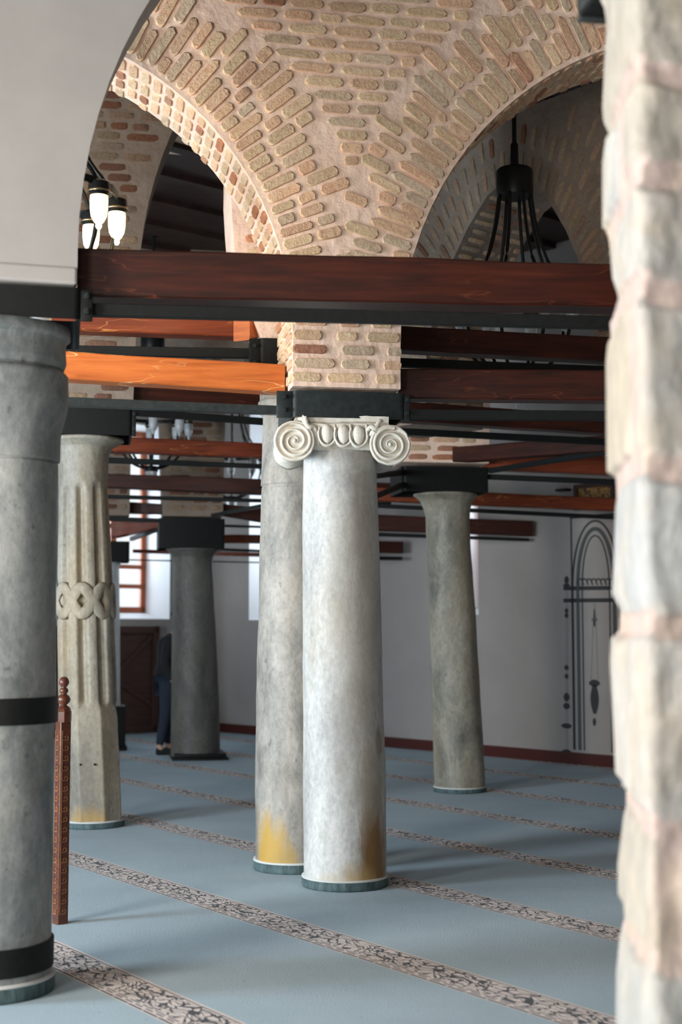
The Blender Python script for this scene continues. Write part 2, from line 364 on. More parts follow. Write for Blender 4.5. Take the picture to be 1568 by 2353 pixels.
def arc_profile(cs, zs, a, b_, n=28):
    return [(cs-a*math.cos(math.pi*i/n), zs+b_*math.sin(math.pi*i/n)) for i in range(n+1)]
def arcade(name, o, e, prof, ztop, thick, mats, bricks=None, kind='structure', smooth=False):
    """wall of arches: underside follows prof (s,z); face at o along e; thickness goes away from the viewer"""
    e = Vector((e[0], e[1], 0)); n = Vector((-e.y, e.x, 0)); o = Vector((o[0], o[1], 0)); mb = MB(); mi = 1 if bricks is not None else 0
    P3 = lambda s, z, off=0: o+e*s+ZUP*z+n*off
    prof = [(s, min(z, ztop-0.001)) for s, z in prof]
    for (s0, z0), (s1, z1) in zip(prof, prof[1:]):
        mb.add([P3(s0, z0, thick), P3(s0, z0), P3(s1, z1), P3(s1, z1, thick)], [(0, 1, 2, 3)], mi=mi)
        if abs(s1-s0) > 1e-5:
            K_ = 6
            for off in (0, thick):
                for k in range(K_):
                    za, zb = k/K_, (k+1)/K_
                    mb.add([P3(s0, z0+(ztop-z0)*za, off), P3(s1, z1+(ztop-z1)*za, off), P3(s1, z1+(ztop-z1)*zb, off), P3(s0, z0+(ztop-z0)*zb, off)], [(0, 1, 2, 3)], mi=mi)
            mb.add([P3(s0, ztop), P3(s1, ztop), P3(s1, ztop, thick), P3(s0, ztop, thick)], [(0, 1, 2, 3)], mi=mi)
    for s, z in (prof[0], prof[-1]): mb.add([P3(s, z), P3(s, ztop), P3(s, ztop, thick), P3(s, z, thick)], [(0, 1, 2, 3)], mi=mi)
    if bricks: bricks(mb, P3, e, n)
    return mb.build(name, mats, kind=kind, smooth=bool(bricks), angle=35)
# ================================================================== THE HALL
CEIL = 6.05
def wall_open(name, p0, d, L, H, out, thick, ops, mat):
    mb = MB(); p0 = Vector(p0); d = Vector(d); out = Vector(out)
    xs = sorted({0.0, L} | {x for o in ops for x in o[:2]}); 
    def inop(x, z): return any(o[0]-1e-4 < x < o[1]+1e-4 and o[2] < z < o[3] for o in ops)
    zs = sorted({0.0, H} | {z for o in ops for z in o[2:4]})
    for xa, xb in zip(xs, xs[1:]):
        for za, zb in zip(zs, zs[1:]):
            if inop((xa+xb)/2, (za+zb)/2): continue
            for off in (0, thick):
                q = p0+out*off
                mb.add([q+d*xa+ZUP*za, q+d*xb+ZUP*za, q+d*xb+ZUP*zb, q+d*xa+ZUP*zb], [(0, 1, 2, 3)])
    for x0, x1, z0, z1 in ops:
        a = [p0+d*x0+ZUP*z0, p0+d*x1+ZUP*z0, p0+d*x1+ZUP*z1, p0+d*x0+ZUP*z1]; b_ = [q+out*thick for q in a]
        b_[0] = b_[0]+ZUP*0.12 if z0 > 1 else b_[0]; b_[1] = b_[1]+ZUP*0.12 if z0 > 1 else b_[1]
        for i in range(4): mb.add([a[i], a[(i+1) % 4], b_[(i+1) % 4], b_[i]], [(0, 1, 2, 3)], mi=1)
    return mb.build(name, [mat, 'white_paint'], kind='structure', smooth=False)
HALL_L = 26.0
fl = MB(); cr = [K, K+DW*HALL_L, K+DW*HALL_L+WW*HALL_W, K+WW*HALL_W]
fl.add([c_+ZUP*0 for c_ in cr], [(0, 1, 2, 3)]); fl.build('floor', 'carpet', kind='structure', smooth=False)
ce = MB()
ce.add([c_+ZUP*CEIL for c_ in cr], [(0, 1, 2, 3)])
for k in range(34):      # boards and joists of the ceiling
    s = 0.3+k*0.76
    ce.box(K+DW*s, DW, WW, ZUP, (0, 0.14), (0, HALL_W), (CEIL-0.06, CEIL))
ce.build('ceiling', 'ceiling_wood', kind='structure', smooth=False)
wall_open('wall_qibla', K, DW, HALL_L, CEIL, -WW, 0.8, [((WL-K).length+s-wd/2, (WL-K).length+s+wd/2, z0, z1) for s, wd, z0, z1 in QIB], 'qibla_plaster')
wall_open('wall_left', K, WW, HALL_W, CEIL, -DW, 0.8, [(s-wd/2, s+wd/2, z0, z1) for s, wd, z0, z1 in LEFTW], 'qibla_plaster')
wall_open('wall_courtyard', K+WW*HALL_W, DW, HALL_L, CEIL, WW, 0.5, [(s-wd/2, s+wd/2, 0.3, 3.6) for s, wd in COURT], 'plaster')
wall_open('wall_right', K+DW*HALL_L, WW, HALL_W, CEIL, DW, 0.4, [], 'plaster')
mb = MB(); mb.box(K, DW, WW, ZUP, (0, HALL_L), (0.001, 0.03), (0, 0.13)); mb.build('baseboard_qibla', 'baseboard_wood', kind='structure', smooth=False)
mb = MB(); mb.box(K, DW, WW, ZUP, (0.001, 0.03), (0.03, HALL_W), (0, 0.13)); mb.build('baseboard_left', 'baseboard_wood', kind='structure', smooth=False)
def window(n, p, d, out, wd, z0, z1):
    """wooden casement at the outer side of the wall"""
    mb = MB(); p = Vector(p)+Vector(out)*0.66; t = 0.09
    bars = [(-wd/2, -wd/2+t, z0, z1), (wd/2-t, wd/2, z0, z1), (-wd/2, wd/2, z0+.1, z0+.1+t), (-wd/2, wd/2, z1-t, z1), (-0.05, 0.05, z0, z1)]
    z = z0+0.1+t+0.28
    first = True
    while z < z1-0.3: bars.append((-wd/2, wd/2, z, z+0.07)); z += 0.30 if first else 0.62; first = False
    for a, b_, c, e in bars: mb.box(p, d, out, ZUP, (a, b_), (0, 0.07), (c, e))
    o = mb.build('window_%d' % n, 'window_wood', kind='structure', smooth=False, bevel=0.006)
    g = MB(); g.add([p+Vector(d)*x+Vector(out)*0.035+ZUP*z for x, z in ((-wd/2, z0), (wd/2, z0), (wd/2, z1), (-wd/2, z1))], [(0, 1, 2, 3)])
    g.build('pane', 'glass', o, smooth=False)
wn = 1
for s, wd, z0, z1 in LEFTW: window(wn, K+WW*s, WW, -DW, wd, z0, z1); wn += 1
for s, wd, z0, z1 in QIB: window(wn, WL+DW*s, DW, -WW, wd, z0, z1); wn += 1

# ------------------------------------------------------------------ arcade walls
# row 2: the brick arcade in the middle of the picture
E2 = dirn(10); N2 = Vector((-E2.y, E2.x, 0)); O2 = (0.058, 8.289)
PITCHB = 0.083
def interp(tab, z):
    if z <= tab[0][1]: return tab[0][0]
    for (s0, z0), (s1, z1) in zip(tab, tab[1:]):
        if z <= z1: return s0+(s1-s0)*(z-z0)/(z1-z0)
    (s0, z0), (s1, z1) = tab[-2:]; return s1+(s1-s0)/(z1-z0)*(z-z1)
LB = [(-0.02, 3.4), (-0.02, 4.15), (-0.162, 4.50), (-0.307, 4.76), (-0.543, 4.97), (-0.73, 5.18)]
RB = [(-0.02, 3.4), (-0.005, 4.15), (0.142, 4.55), (0.263, 4.744), (0.453, 5.00), (0.70, 5.183), (0.80, 5.356)]
ARL = (-2.10, 3.22, 1.755, 1.80); ARR = (2.40, 3.17, 2.10, 2.085)
def r2_bricks(mb, P3, e, n):
    nn = -n
    # pier, level courses
    z = 2.985
    while z < 3.42:
        s = -0.335+R.uniform(-0.02, 0.0)
        while s < 0.26:
            L = R.choice([0.12, 0.17, 0.20, 0.22, 0.25]); L = min(L, 0.305-s)
            if L > 0.07: brick(mb, P3(s+L/2, z), e, ZUP, nn, L/2, R.uniform(0.025, 0.031), R.uniform(0.011, 0.019), pick(0.08), q=9, k=5, slope=R.uniform(-.01, .01))
            s += L+R.uniform(0.03, 0.10)
        z += PITCHB
    # side face of the pier
    z = 2.985
    while z < 3.5:
        d = 0.02
        while d < 0.6:
            L = R.uniform(0.1, 0.22); L = min(L, 0.6-d)
            if L > 0.05: brick(mb, P3(-0.345, z, d+L/2), n, ZUP, -e, L/2, 0.027, 0.016, pick(0.1))
            d += L+R.uniform(0.02, 0.05)
        z += PITCHB
    # the fans
    for (cs, zs, a, b_), side in ((ARL, 1), (ARR, -1)):
        r0 = a; k = 0; dth = 0.080/(r0+0.30); th = 0.03
        while th < 1.62:
            rad = Vector((math.cos(th)*side, math.sin(th)))
            rho = r0+0.012+R.uniform(0, 0.02)
            thw = th+R.uniform(-.004, .004)
            while rho < r0+3.2:
                L = R.choice([0.11, 0.15, 0.19, 0.22, 0.25, 0.28])
                ok = True
                for rr in (rho+0.03, rho+L-0.045):
                    s = cs+rad.x*rr; z = zs+rad.y*rr*(b_/a)
                    if side == 1 and not (s < interp(LB, z)-0.005) or side == -1 and not (s > interp(RB, z)+0.005): ok = False
                    if z > 5.62 or abs(s) > 2.4 or z < 3.44: ok = False
                if ok:
                    rm = rho+L/2; hb = min(0.043, 0.395*dth*rm)*R.uniform(0.9, 1.1)
                    c = P3(cs+rad.x*rm, zs+rad.y*rm*(b_/a)); ax = e*rad.x+ZUP*rad.y; bx = e*(-rad.y)+ZUP*rad.x
                    brick(mb, c, ax, bx, nn, L/2, hb, R.uniform(0.011, 0.02), pick(0.035), slope=R.uniform(-.02, .02))
                    rho += L+R.uniform(0.018, 0.04)
                else: rho += 0.03
            th += dth
        # soffit course ends
        th = 0.0
        while th < 1.9:
            d = 0.03
            while d < 0.62:
                L = R.uniform(0.09, 0.20); L = min(L, 0.62-d)
                c = P3(cs+side*math.cos(th)*a, zs+math.sin(th)*b_, d+L/2); inw = -(e*math.cos(th)*side+ZUP*math.sin(th)); tg = e*(-math.sin(th)*side)+ZUP*math.cos(th)
                if L > 0.05: brick(mb, c, n, tg, inw, L/2, 0.029, 0.014, pick(0.14), q=5, k=4)
                d += L+0.03
            th += PITCHB/a
    # level courses in the wedge above
    z = 4.22
    while z < 5.6:
        sl, sr = interp(LB, z), interp(RB, z); s = sl+0.01+R.uniform(0, 0.04)
        while s < sr-0.06:
            L = min(R.choice([0.14, 0.18, 0.21, 0.24, 0.27]), sr-s-0.005)
            if L > 0.06: brick(mb, P3(s+L/2, z+0.004*math.sin(s*9)), e, ZUP, nn, L/2, R.uniform(0.024, 0.03), R.uniform(0.011, 0.02), pick(0.03), slope=R.uniform(-.03, .02))
            s += L+R.uniform(0.018, 0.04)
        z += 0.079
prof = [(-6.2, 2.9), (-5.6-0.0, 2.9)]
prof = [(-4.5, 2.93), (-3.855, 2.93)] + arc_profile(ARL[0], ARL[1], ARL[2], ARL[3], 40) + [(-0.345, 2.93), (0.30, 2.93)] + arc_profile(ARR[0], ARR[1], ARR[2], ARR[3], 44) + [(4.5, 2.93), (5.1, 2.93)]
arcade('wall_brick_arcade', O2, E2, prof, CEIL, 0.62, ['brick', 'mortar'], r2_bricks)

# row 1: plastered arcade near the camera (its left springing)
E1 = dirn(16); O1 = (-1.399, 5.818)
prof = [(-0.40, 2.96), (0.296, 2.96)] + arc_profile(2.656, 3.10, 2.36, 2.36, 48) + [(5.02, 2.96), (5.6, 2.96)]
arcade('wall_plaster_arcade', O1, E1, prof, CEIL, 0.36, ['plaster'])
prof = [(-5.6, 2.96), (-5.0, 2.96)] + arc_profile(-2.70, 3.10, 2.28, 2.30, 30) + [(-0.40, 2.96), (-0.3999, 2.97)]
arcade('wall_plaster_arcade', O1, E1, prof, CEIL, 0.36, ['plaster'])
n1 = Vector((-E1.y, E1.x, 0)); mb = MB(); mb.box(Vector((*O1, 0)), E1, n1, ZUP, (-0.43, 0.296), (-0.012, 0.37), (2.955, 3.03)); mb.build('trim_1', 'plaster', kind='structure', smooth=False, bevel=0.012)

def plain_bricks(regions, red=0.1, t=0.012, tone=1.0, hb=0.026, pitch=PITCHB):
    def fn(mb, P3, e, n):
        for s0, s1, z0, z1, pred in regions:
            z = z0
            while z < z1:
                s = s0+R.uniform(0, 0.08)
                while s < s1:
                    L = min(R.choice([0.14, 0.19, 0.22, 0.26]), s1-s)
                    if L > 0.06 and pred(s, z) and pred(s+L, z):
                        c = pick(red); brick(mb, P3(s+L/2, z), e, ZUP, -n, L/2, hb, t, tuple(x*tone for x in c), q=5, k=3)
                    s += L+R.uniform(0.02, 0.05)
                z += pitch
    return fn
# row 3: arcade over the fluted column
E3 = E2; O3 = (-1.874, 10.869)
c3 = (1.93, 4.1, 1.64, 2.5)
def out3(s, z): return z < c3[1] and s < 0.27 or z >= c3[1] and ((s-c3[0])/(c3[2]+.02))**2+((z-c3[1])/(c3[3]+.02))**2 > 1
BRK_SAVE = BRK
prof = [(-0.29, 3.25), (0.265, 3.25), (0.29, 4.1)] + arc_profile(*c3, 40)[1:18] + [(2.6, 6.0)]
def r3_bricks(mb, P3, e, n):
    plain_bricks([(-0.55, 1.6, 3.30, 6.2, lambda s, z: out3(s, z) and (s < -0.02 or s > -0.02) and s < 1.3 and (s > -0.29 or z > 4))], 0.35, 0.012, 0.36, 0.03)(mb, P3, e, n)  # low brick tone carries this arcade's shade in the colour
prof = [(-2.2, 6.5), (-1.4, 5.9), (-0.7, 4.9), (-0.42, 4.0), (-0.29, 3.6)] + prof
arcade('wall_far_brick_arcade', O3, E3, prof, CEIL, 0.55, ['brick', 'mortar_shaded'], r3_bricks)

# brick pier over the mottled grey column behind the centre one
OP = P(600, 780, 8.97); OP = (OP.x, OP.y)
pts = [PL(x, y, OP, (E2.x, E2.y)) for x, y in ((545, 200), (536, 330), (530, 430), (534, 500), (540, 575), (565, 690), (603, 776), (603, 800))]
prof = [(s, min(z, CEIL-0.1)) for s, z in pts]; prof[-1] = (prof[-1][0]+0.001, 3.30); s_end = prof[-1][0]
arcade('wall_paired_column_pier', OP, E2, prof+[(s_end+0.55, 3.30)], CEIL, 0.5, ['brick', 'mortar'], plain_bricks([(-0.35, 0.3, 3.35, 5.2, lambda s, z: s > interp([(p[0], p[1]) for p in reversed(prof)], z)+0.01)], 0.3))
# oblique arcade on the right, parallel to the qibla wall
EO = Vector((0.656, -0.755, 0)); OO = (0.69, 11.5)
def arc_o(s):   # pointed opening from the measured jambs
    tab = [(0.013, 3.75), (0.117, 4.134), (0.318, 4.474), (0.50, 4.72), (0.707, 4.921), (0.87, 4.985), (1.028, 4.95), (1.20, 4.86), (1.332, 4.74), (1.50, 4.47), (1.617, 4.215), (1.719, 3.823), (1.776, 3.43)]
    if s <= tab[0][0] or s >= tab[-1][0]: return 3.2
    for (s0, z0), (s1, z1) in zip(tab, tab[1:]):
        if s <= s1: return z0+(z1-z0)*(s-s0)/(s1-s0)
prof = [(-0.75, 3.2), (0.0, 3.2)] + [(0.013, 3.75), (0.117, 4.134), (0.318, 4.474), (0.50, 4.72), (0.707, 4.921), (0.87, 4.985), (1.028, 4.95), (1.20, 4.86), (1.332, 4.74), (1.50, 4.47), (1.617, 4.215), (1.719, 3.823), (1.776, 3.43)] + [(1.79, 3.2), (2.9, 3.2)]
def ob_bricks(mb, P3, e, n):
    cs, zs = 0.88, 3.6
    th = -0.05
    while th < math.pi+0.05:                        # ring of voussoirs
        cx_, sx_ = math.cos(th), math.sin(th); r = 0.86 if abs(cx_) > 0.5 else 0.9
        # distance from the centre to the intrados along this ray
        rr = 0.5
        while rr < 1.8 and zs+sx_*rr < arc_o(cs+cx_*rr): rr += 0.02
        rho = rr+0.02
        for q in range(3):
            L = R.uniform(0.16, 0.24)
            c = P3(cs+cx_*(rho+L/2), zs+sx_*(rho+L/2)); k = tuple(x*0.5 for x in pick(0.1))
            if zs+sx_*(rho+L) < 5.42 and zs+sx_*rho > 3.3: brick(mb, c, e*cx_+ZUP*sx_, -e*sx_+ZUP*cx_, -n, L/2, 0.024, 0.012, k, q=4, k=3)
            rho += L+0.03
        th += 0.065
    def pred(s, z):
        d = math.hypot(s-cs, z-zs); ux, uz = (s-cs)/max(d, .01), (z-zs)/max(d, .01); rr = 0.5
        while rr < 1.8 and zs+uz*rr < arc_o(cs+ux*rr): rr += 0.02
        return d > rr+0.68
    pz = [(0.0, 3.2)]+[(0.013, 3.75), (0.117, 4.134), (0.318, 4.474), (0.50, 4.72), (0.707, 4.921), (0.87, 4.985)]
    z = 3.24; 
    while z < 4.93:
        for (s0, z0), (s1, z1) in zip(pz, pz[1:]):
            if z0 <= z < z1:
                s = s0+(s1-s0)*(z-z0)/(z1-z0); tg = (e*(s1-s0)+ZUP*(z1-z0)).normalized(); inn = (e*(z1-z0)-ZUP*(s1-s0)).normalized(); d = 0.02+R.uniform(0, .05)
                step = 0.075*tg.z
                while d < 0.63:
                    L = min(R.uniform(0.12, 0.24), 0.67-d)
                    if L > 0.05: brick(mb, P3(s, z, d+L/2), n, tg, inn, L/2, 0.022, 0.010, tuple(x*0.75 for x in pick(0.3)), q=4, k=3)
                    d += L+0.03
                break
        z += max(0.03, step)
    plain_bricks([(-0.7, 2.85, 3.3, 5.42, pred)], 0.1, 0.012, 0.5, 0.028)(mb, P3, e, n)  # face bricks dimmed, shade put into their colour
arcade('wall_oblique_arcade', OO, EO, prof, 5.52, 0.68, ['brick', 'mortar_shaded'], ob_bricks)

# row 4: arcade of the right back column
O5 = (1.169, 13.239)
pr = [(0.225, 3.07), (0.269, 4.588), (0.484, 5.019), (0.638, 5.323), (0.794, 5.63), (1.2, 6.2), (1.7, 6.5), (2.3, 6.6), (3.0, 6.4), (3.6, 5.6), (3.8, 4.6), (3.85, 3.07), (4.4, 3.07)]
prof = [(-2.9, 6.5), (-1.5, 6.0), (-0.9, 5.0), (-0.65, 4.4), (-0.61, 3.07), (-0.595, 3.07)] + pr
def in5(s, z):
    for (s0, z0), (s1, z1) in zip(pr[1:], pr[2:]):
        if s0 <= s <= s1: return z > z0+(z1-z0)*(s-s0)/(s1-s0)+0.02
    return s < 0.24
arcade('wall_back_brick_arcade', O5, E2, prof, CEIL, 0.5, ['brick', 'mortar'], plain_bricks([(-0.6, 1.6, 3.12, 6.2, in5)], 0.4, 0.012, 0.9))
# row 5: over the dark column
O4 = (-1.67, 16.729)
prof = [(-3.2, 6.2), (-2.2, 5.8), (-1.55, 4.4), (-1.53, 2.85), (-0.82, 2.85), (-0.80, 4.6), (-0.66, 5.0), (-0.50, 4.6), (-0.429, 2.85), (0.273, 2.85), (0.30, 4.1), (0.6, 5.0), (1.2, 5.8), (2.2, 6.2), (3.3, 5.8), (3.9, 4.6), (4.0, 2.85), (4.4, 2.85)]
arcade('wall_rear_brick_arcade', O4, E2, prof, CEIL, 0.5, ['brick', 'mortar_shaded'], plain_bricks([(-1.5, -0.85, 2.95, 4.6, lambda s, z: True), (-0.42, 0.26, 2.95, 4.8, lambda s, z: True)], 0.4, 0.01, 0.38, 0.03, 0.09))  # shade of the rear row put into the brick colour

# ------------------------------------------------------------------ rough stone pier, right foreground
prf = [(-200, 1380), (0, 1380), (20, 1390), (60, 1395), (100, 1392), (250, 1385), (280, 1388), (325, 1408), (345, 1400), (366, 1396), (370, 1385), (523, 1385), (532, 1398), (560, 1402), (640, 1408), (690, 1425), (735, 1408), (742, 1402), (775, 1406), (790, 1397), (830, 1393), (1085, 1395), (1096, 1416), (1140, 1419), (1170, 1415), (1300, 1411), (1365, 1407), (1400, 1427), (1452, 1425), (1466, 1405), (1520, 1402), (1700, 1412), (1778, 1415), (1797, 1440), (1852, 1440), (1875, 1434), (1985, 1420), (2055, 1421), (2085, 1442), (2150, 1425), (2230, 1417), (2400, 1415), (2700, 1410)]
YB, YF = 3.75, 3.2
joints = [345, 545, 765, 1130, 1430, 1825, 2105, 2420]     # joint centre rows at the left edge
def pxl(y):
    for (a, xa), (b_, xb) in zip(prf, prf[1:]):
        if a <= y <= b_: return xa+(xb-xa)*(y-a)/(b_-a)
    return 1400
zt, zb = P(1400, -220, YB).z, 0.0
front = P(1476, 1176, YF).x; NZ = 520
rows = []; cols = []
def py_of_z(z):     # photo row of a height at the pier's back edge
    lo, hi = -300, 3400
    for _ in range(30):
        m_ = (lo+hi)/2
        if P(1400, m_, YB).z > z: lo = m_
        else: hi = m_
    return lo
us = [i/110 for i in range(111)]
def stone_at(u_, y):
    """height above the mortar bed and stone id"""
    yy = y-60*(u_-0.1)*(1 if u_ > .3 else 0)+14*nz((u_*4, y*0.006, 3), 1)
    d = 1e9; row = 0
    for i, j in enumerate(joints):
        jj = j+(10 if i % 2 else -10)*math.sin(u_*7+i)
        d = min(d, abs(yy-jj)); 
        if yy > jj: row = i+1
    cutsx = [[0.52, 1.05], [0.20, 0.66], [0.58, 1.2], [0.26, 0.75], [0.62, 1.1], [0.48, .9], [0.33, 0.8], [0.55, 1.1], [0.4, .8]][row % 9]
    dx = min(abs(u_-c_-0.02*nz((y*0.01, row, 0), 1)) for c_ in cutsx)*430; k = sum(u_ > c_ for c_ in cutsx)
    dd = min(d-18, dx-5); h = max(0.0, min(1.0, (dd)/14)); h = h*h*(3-2*h)
    return h, row*5+k
SC = [(0.379, 0.35, 0.305), (0.394, 0.379, 0.354), (0.364, 0.372, 0.37), (0.386, 0.341, 0.274), (0.401, 0.387, 0.362), (0.372, 0.372, 0.354)]
crow = []
for i in range(NZ+1):
    z = zb+(zt-zb)*i/NZ; y = py_of_z(z); row = []; cl = []
    back = P(pxl(y), y, YB); fx = front+0.01*nz((0, 0, z*3), 1)
    for u_ in us:
        h, sid = stone_at(u_, y); hh = h*0.012+0.014*nz((u_*9, z*5, 1), 1)*h+0.008*nz((u_*26, z*11, 2), 1)+0.004*nz((u_*70, z*30, 2), 1)
        if u_ <= 0.3:
            q = u_/0.3; p = Vector((back.x+(fx-back.x)*q, YB+(YF-YB)*q, z)); nn = Vector((-0.9, -0.3, 0)); hh *= min(1, q*3)
            if u_ > 0.26: p.x += 0.012*(u_-0.26)/0.04
        else:
            q = (u_-0.3)/0.7; p = Vector((fx+0.012+E2.x*q*0.9, YF+E2.y*q*0.9, z)); nn = Vector((0.17, -0.98, 0))
        row.append(p+nn*hh); c_ = SC[(sid*7) % 6]; k = 1-h
        cl.append(tuple(c_[t_]*h+(0.47, 0.37, 0.335)[t_]*k for t_ in range(3)))
    rows.append(row); crow.append(cl)
mb = MB(); mb.grid(rows, colf=lambda i, j: crow[i][j])
br = [[Vector((r_[0].x, YB, r_[0].z)), Vector((r_[-1].x+0.1, YB+0.25, r_[0].z)), r_[-1]] for r_ in (rows[::4]+[rows[-1]])]
mb.grid(br, col=(0.7, 0.66, 0.6))
mb.build('wall_stone_pier', 'rough_stone', kind='structure')
# steel collar corner at the head of the stone pier
t = thing('steel_collar', P(1370, 20, YF+0.2), 'black steel collar round the head of the pale stone pier, cut by the top edge', 'collar')
mb = MB()
a = P(1325, 40, 3.95); 
mb.box(Vector((a.x, 3.9, 0)), Vector((0.72, -0.69, 0)), Vector((0.69, 0.72, 0)), ZUP, (0, 0.42), (0, 0.02), (a.z-0.005, a.z+0.22))
mb.box(Vector((a.x, 3.9, 0)), Vector((0.98, 0.17, 0)), Vector((-0.17, 0.98, 0)), ZUP, (0, 0.5), (0, 0.02), (a.z-0.03, a.z+0.22))
mb.build('collar_band', 'steel_grey', t, bevel=0.004)
mb = MB(); mb.box(Vector((a.x, 3.9, 0)), Vector((0.98, 0.17, 0)), Vector((0.17, -0.98, 0)), ZUP, (-0.0, 0.14), (-0.0, 0.10), (a.z-0.02, a.z-0.004)); mb.build('flange', 'steel', t, bevel=0.003)

# ================================================================== COLUMNS
def mk_marble(key, *a, stains_and_shade=(), **k):
    m, nt, b = mat_marble(key, *a, **k)
    for s in stains_and_shade: stain(nt, b, *s)
    M[key] = m
def column(name, key, Y, rws, label, cut=None, ring=None, ringY=None, cat='column', surf=None, nseg=64, zsub=90, group=None, lump=0.004, loc=None):
    """rws: (photo row, left x, right x) from the foot up"""
    S = []
    for y, xl, xr in rws:
        c = P((xl+xr)/2, y, Y); S.append((c.z, c.x, (xr-xl)/2*mpp(Y)*1.0))
    S[0] = (0.0, S[0][1], S[0][2]); zmax = S[-1][0]
    if cut:
        zmax = P(784, cut[0], cut[1]).z-0.001; k_ = zmax/S[-1][0]; S = [(q[0]*k_, q[1], q[2]) for q in S]
    def at(z):
        for a_, b_ in zip(S, S[1:]):
            if z <= b_[0]+1e-9:
                q = (z-a_[0])/max(1e-9, b_[0]-a_[0]); return a_[1]+(b_[1]-a_[1])*q, a_[2]+(b_[2]-a_[2])*q
        return S[-1][1:]
    zs = sorted(set([zmax*i/zsub for i in range(zsub+1)]+[s[0] for s in S]+[s[0]+0.004 for s in S[1:-1]]))
    zs = [z for z in zs if z <= zmax]
    base = Vector((S[0][1], Y, 0)); t = thing(name, base, label, cat, group)
    mb = MB(); rr = []
    for z in zs:
        x, r = at(z); row = []
        for k in range(nseg):
            th = 2*math.pi*k/nseg
            q = r+(surf(th, z, r) if surf else 0)+lump*nz((math.cos(th)*1.5+Y, math.sin(th)*1.5, z*2.5), 1)+lump*0.4*nz((math.cos(th)*5+Y, math.sin(th)*5, z*8), 1)
            row.append(Vector((x+q*math.cos(th), Y+q*math.sin(th), z)))
        rr.append(row)
    mb.grid(rr, True, cap=True); sh = mb.build('shaft', key, t)
    if ring:
        rx, rh = ring; mb = MB(); r0 = rx*mpp(Y); 
        mb.lathe((S[0][1], Y, 0), [(r0-.004, 0.0), (r0, 0.01), (r0, rh-0.008), (r0-0.01, rh-0.006), (r0-0.01, rh-0.005)], 64)
        mb.build('base_ring', 'ring_stone', t)
        mb = MB(); mb.lathe((S[0][1], Y, 0), [(r0-.012, rh-0.012), (r0+0.001, rh-0.010), (r0+.001, rh), (S[0][2]-0.02, rh+0.004)], 64); mb.build('ring_rim', 'ring_top', t)
    return t, at, zmax
mk_marble('marble_centre', (0.30, 0.30, 0.295), (0.41, 0.41, 0.395), (0.50, 0.495, 0.47), (0.38, 0.325, 0.24), veins=0.35, tanamt=(0.52, 0.72), speck=False,
          stains_and_shade=[((0.215, 8.40, 0.15), 0.15, (0.17, 0.085, 0.015), 0.95, 0.30), ((0.10, 8.33, 0.02), 0.16, (0.36, 0.25, 0.10), 0.75, 0.9), ((-0.08, 8.33, 0.0), 0.14, (0.42, 0.31, 0.15), 0.6, 1.2), ((0.22, 8.46, 0.85), 0.05, (0.12, 0.08, 0.03), 0.8, 0.4), ((0.17, 8.42, 0.62), 0.14, (0.20, 0.17, 0.12), 0.6, 0.5), ((0.13, 8.36, 1.55), 0.26, (0.30, 0.265, 0.21), 0.55, 0.2)])  # last patch is the shaded right flank put into the colour
C0, at0, z0m = column('marble_column', 'marble_centre', 8.589, [(2030, 700, 887), (1800, 698, 886), (1600, 697, 880), (1400, 696, 876), (1200, 695, 871), (1060, 697, 864), (1040, 700, 861), (975, 700, 861)],
    'pale grey marble column with a scrolled Ionic capital in the middle', ring=(98, 0.062))
mk_marble('marble_grey', (0.145, 0.138, 0.124), (0.24, 0.227, 0.20), (0.32, 0.30, 0.268), (0.36, 0.31, 0.24), veins=0.1, speck=True, scale=2.0,
          stains_and_shade=[((-0.46, 8.96, 0.12), 0.19, (0.42, 0.25, 0.035), 0.95, 0.62), ((-0.34, 8.94, 0.05), 0.12, (0.34, 0.22, 0.05), 0.7, 0.8)])
C1, at1, _ = column('marble_column', 'marble_grey', 9.179, [(1992, 588, 760), (1700, 588, 758), (1485, 592, 756), (1110, 600, 752), (1101, 602, 750), (1100, 598, 754), (1097, 598, 754), (1020, 602, 752), (955, 603, 750), (940, 603, 752), (932, 595, 760), (908, 592, 762), (903, 596, 758), (850, 596, 758)],
    'mottled grey stone column with yellow lichen at its foot, just behind the Ionic one', cut=(852, 8.9), ring=(90, 0.066), lump=0.006)
# fluted column
mk_marble('marble_tan', (0.17, 0.155, 0.125), (0.27, 0.25, 0.205), (0.36, 0.335, 0.28), (0.33, 0.255, 0.155), veins=0.1, tanamt=(0.45, 0.7), speck=True,
          stains_and_shade=[((-1.93, 10.9, 0.02), 0.22, (0.36, 0.22, 0.06), 0.75, 1.2)])
ZF0 = P(200, 1622, 10.93).z; ZF1 = P(190, 1108, 10.93).z; ZK0 = P(200, 1425, 10.93).z; ZK1 = P(200, 1335, 10.93).z
def flute(th, z, r):
    if ZF0 < z < ZF1:
        k = math.cos(9*th+1.03); d = -0.20*r*max(0.0, k)**0.8 if k > 0 else 0.02*r*(-k)
        e_ = min(1, (z-ZF0)/0.03, (ZF1-z)/0.05); return d*max(0, e_)
    if z < ZF0:      # faceted foot
        a_ = (th+0.2) % (math.pi/4)-math.pi/8; return r*(0.955/math.cos(a_)-1.0)
    return 0
C2, at2, _ = column('marble_column', 'marble_tan', 11.164, [(1885, 143, 281), (1640, 137, 271), (1622, 135, 268), (1400, 133, 260), (1200, 134, 252), (1110, 136, 247), (1090, 136, 247), (1078, 136, 248), (1030, 132, 250), (1012, 128, 258), (1003, 120, 276), (998, 112, 284), (992, 112, 284)],
    'tan fluted stone column with a carved knotted band round its middle', cut=(996, 10.83), ring=(73, 0.055), surf=flute, nseg=144, zsub=110)
mb = MB()
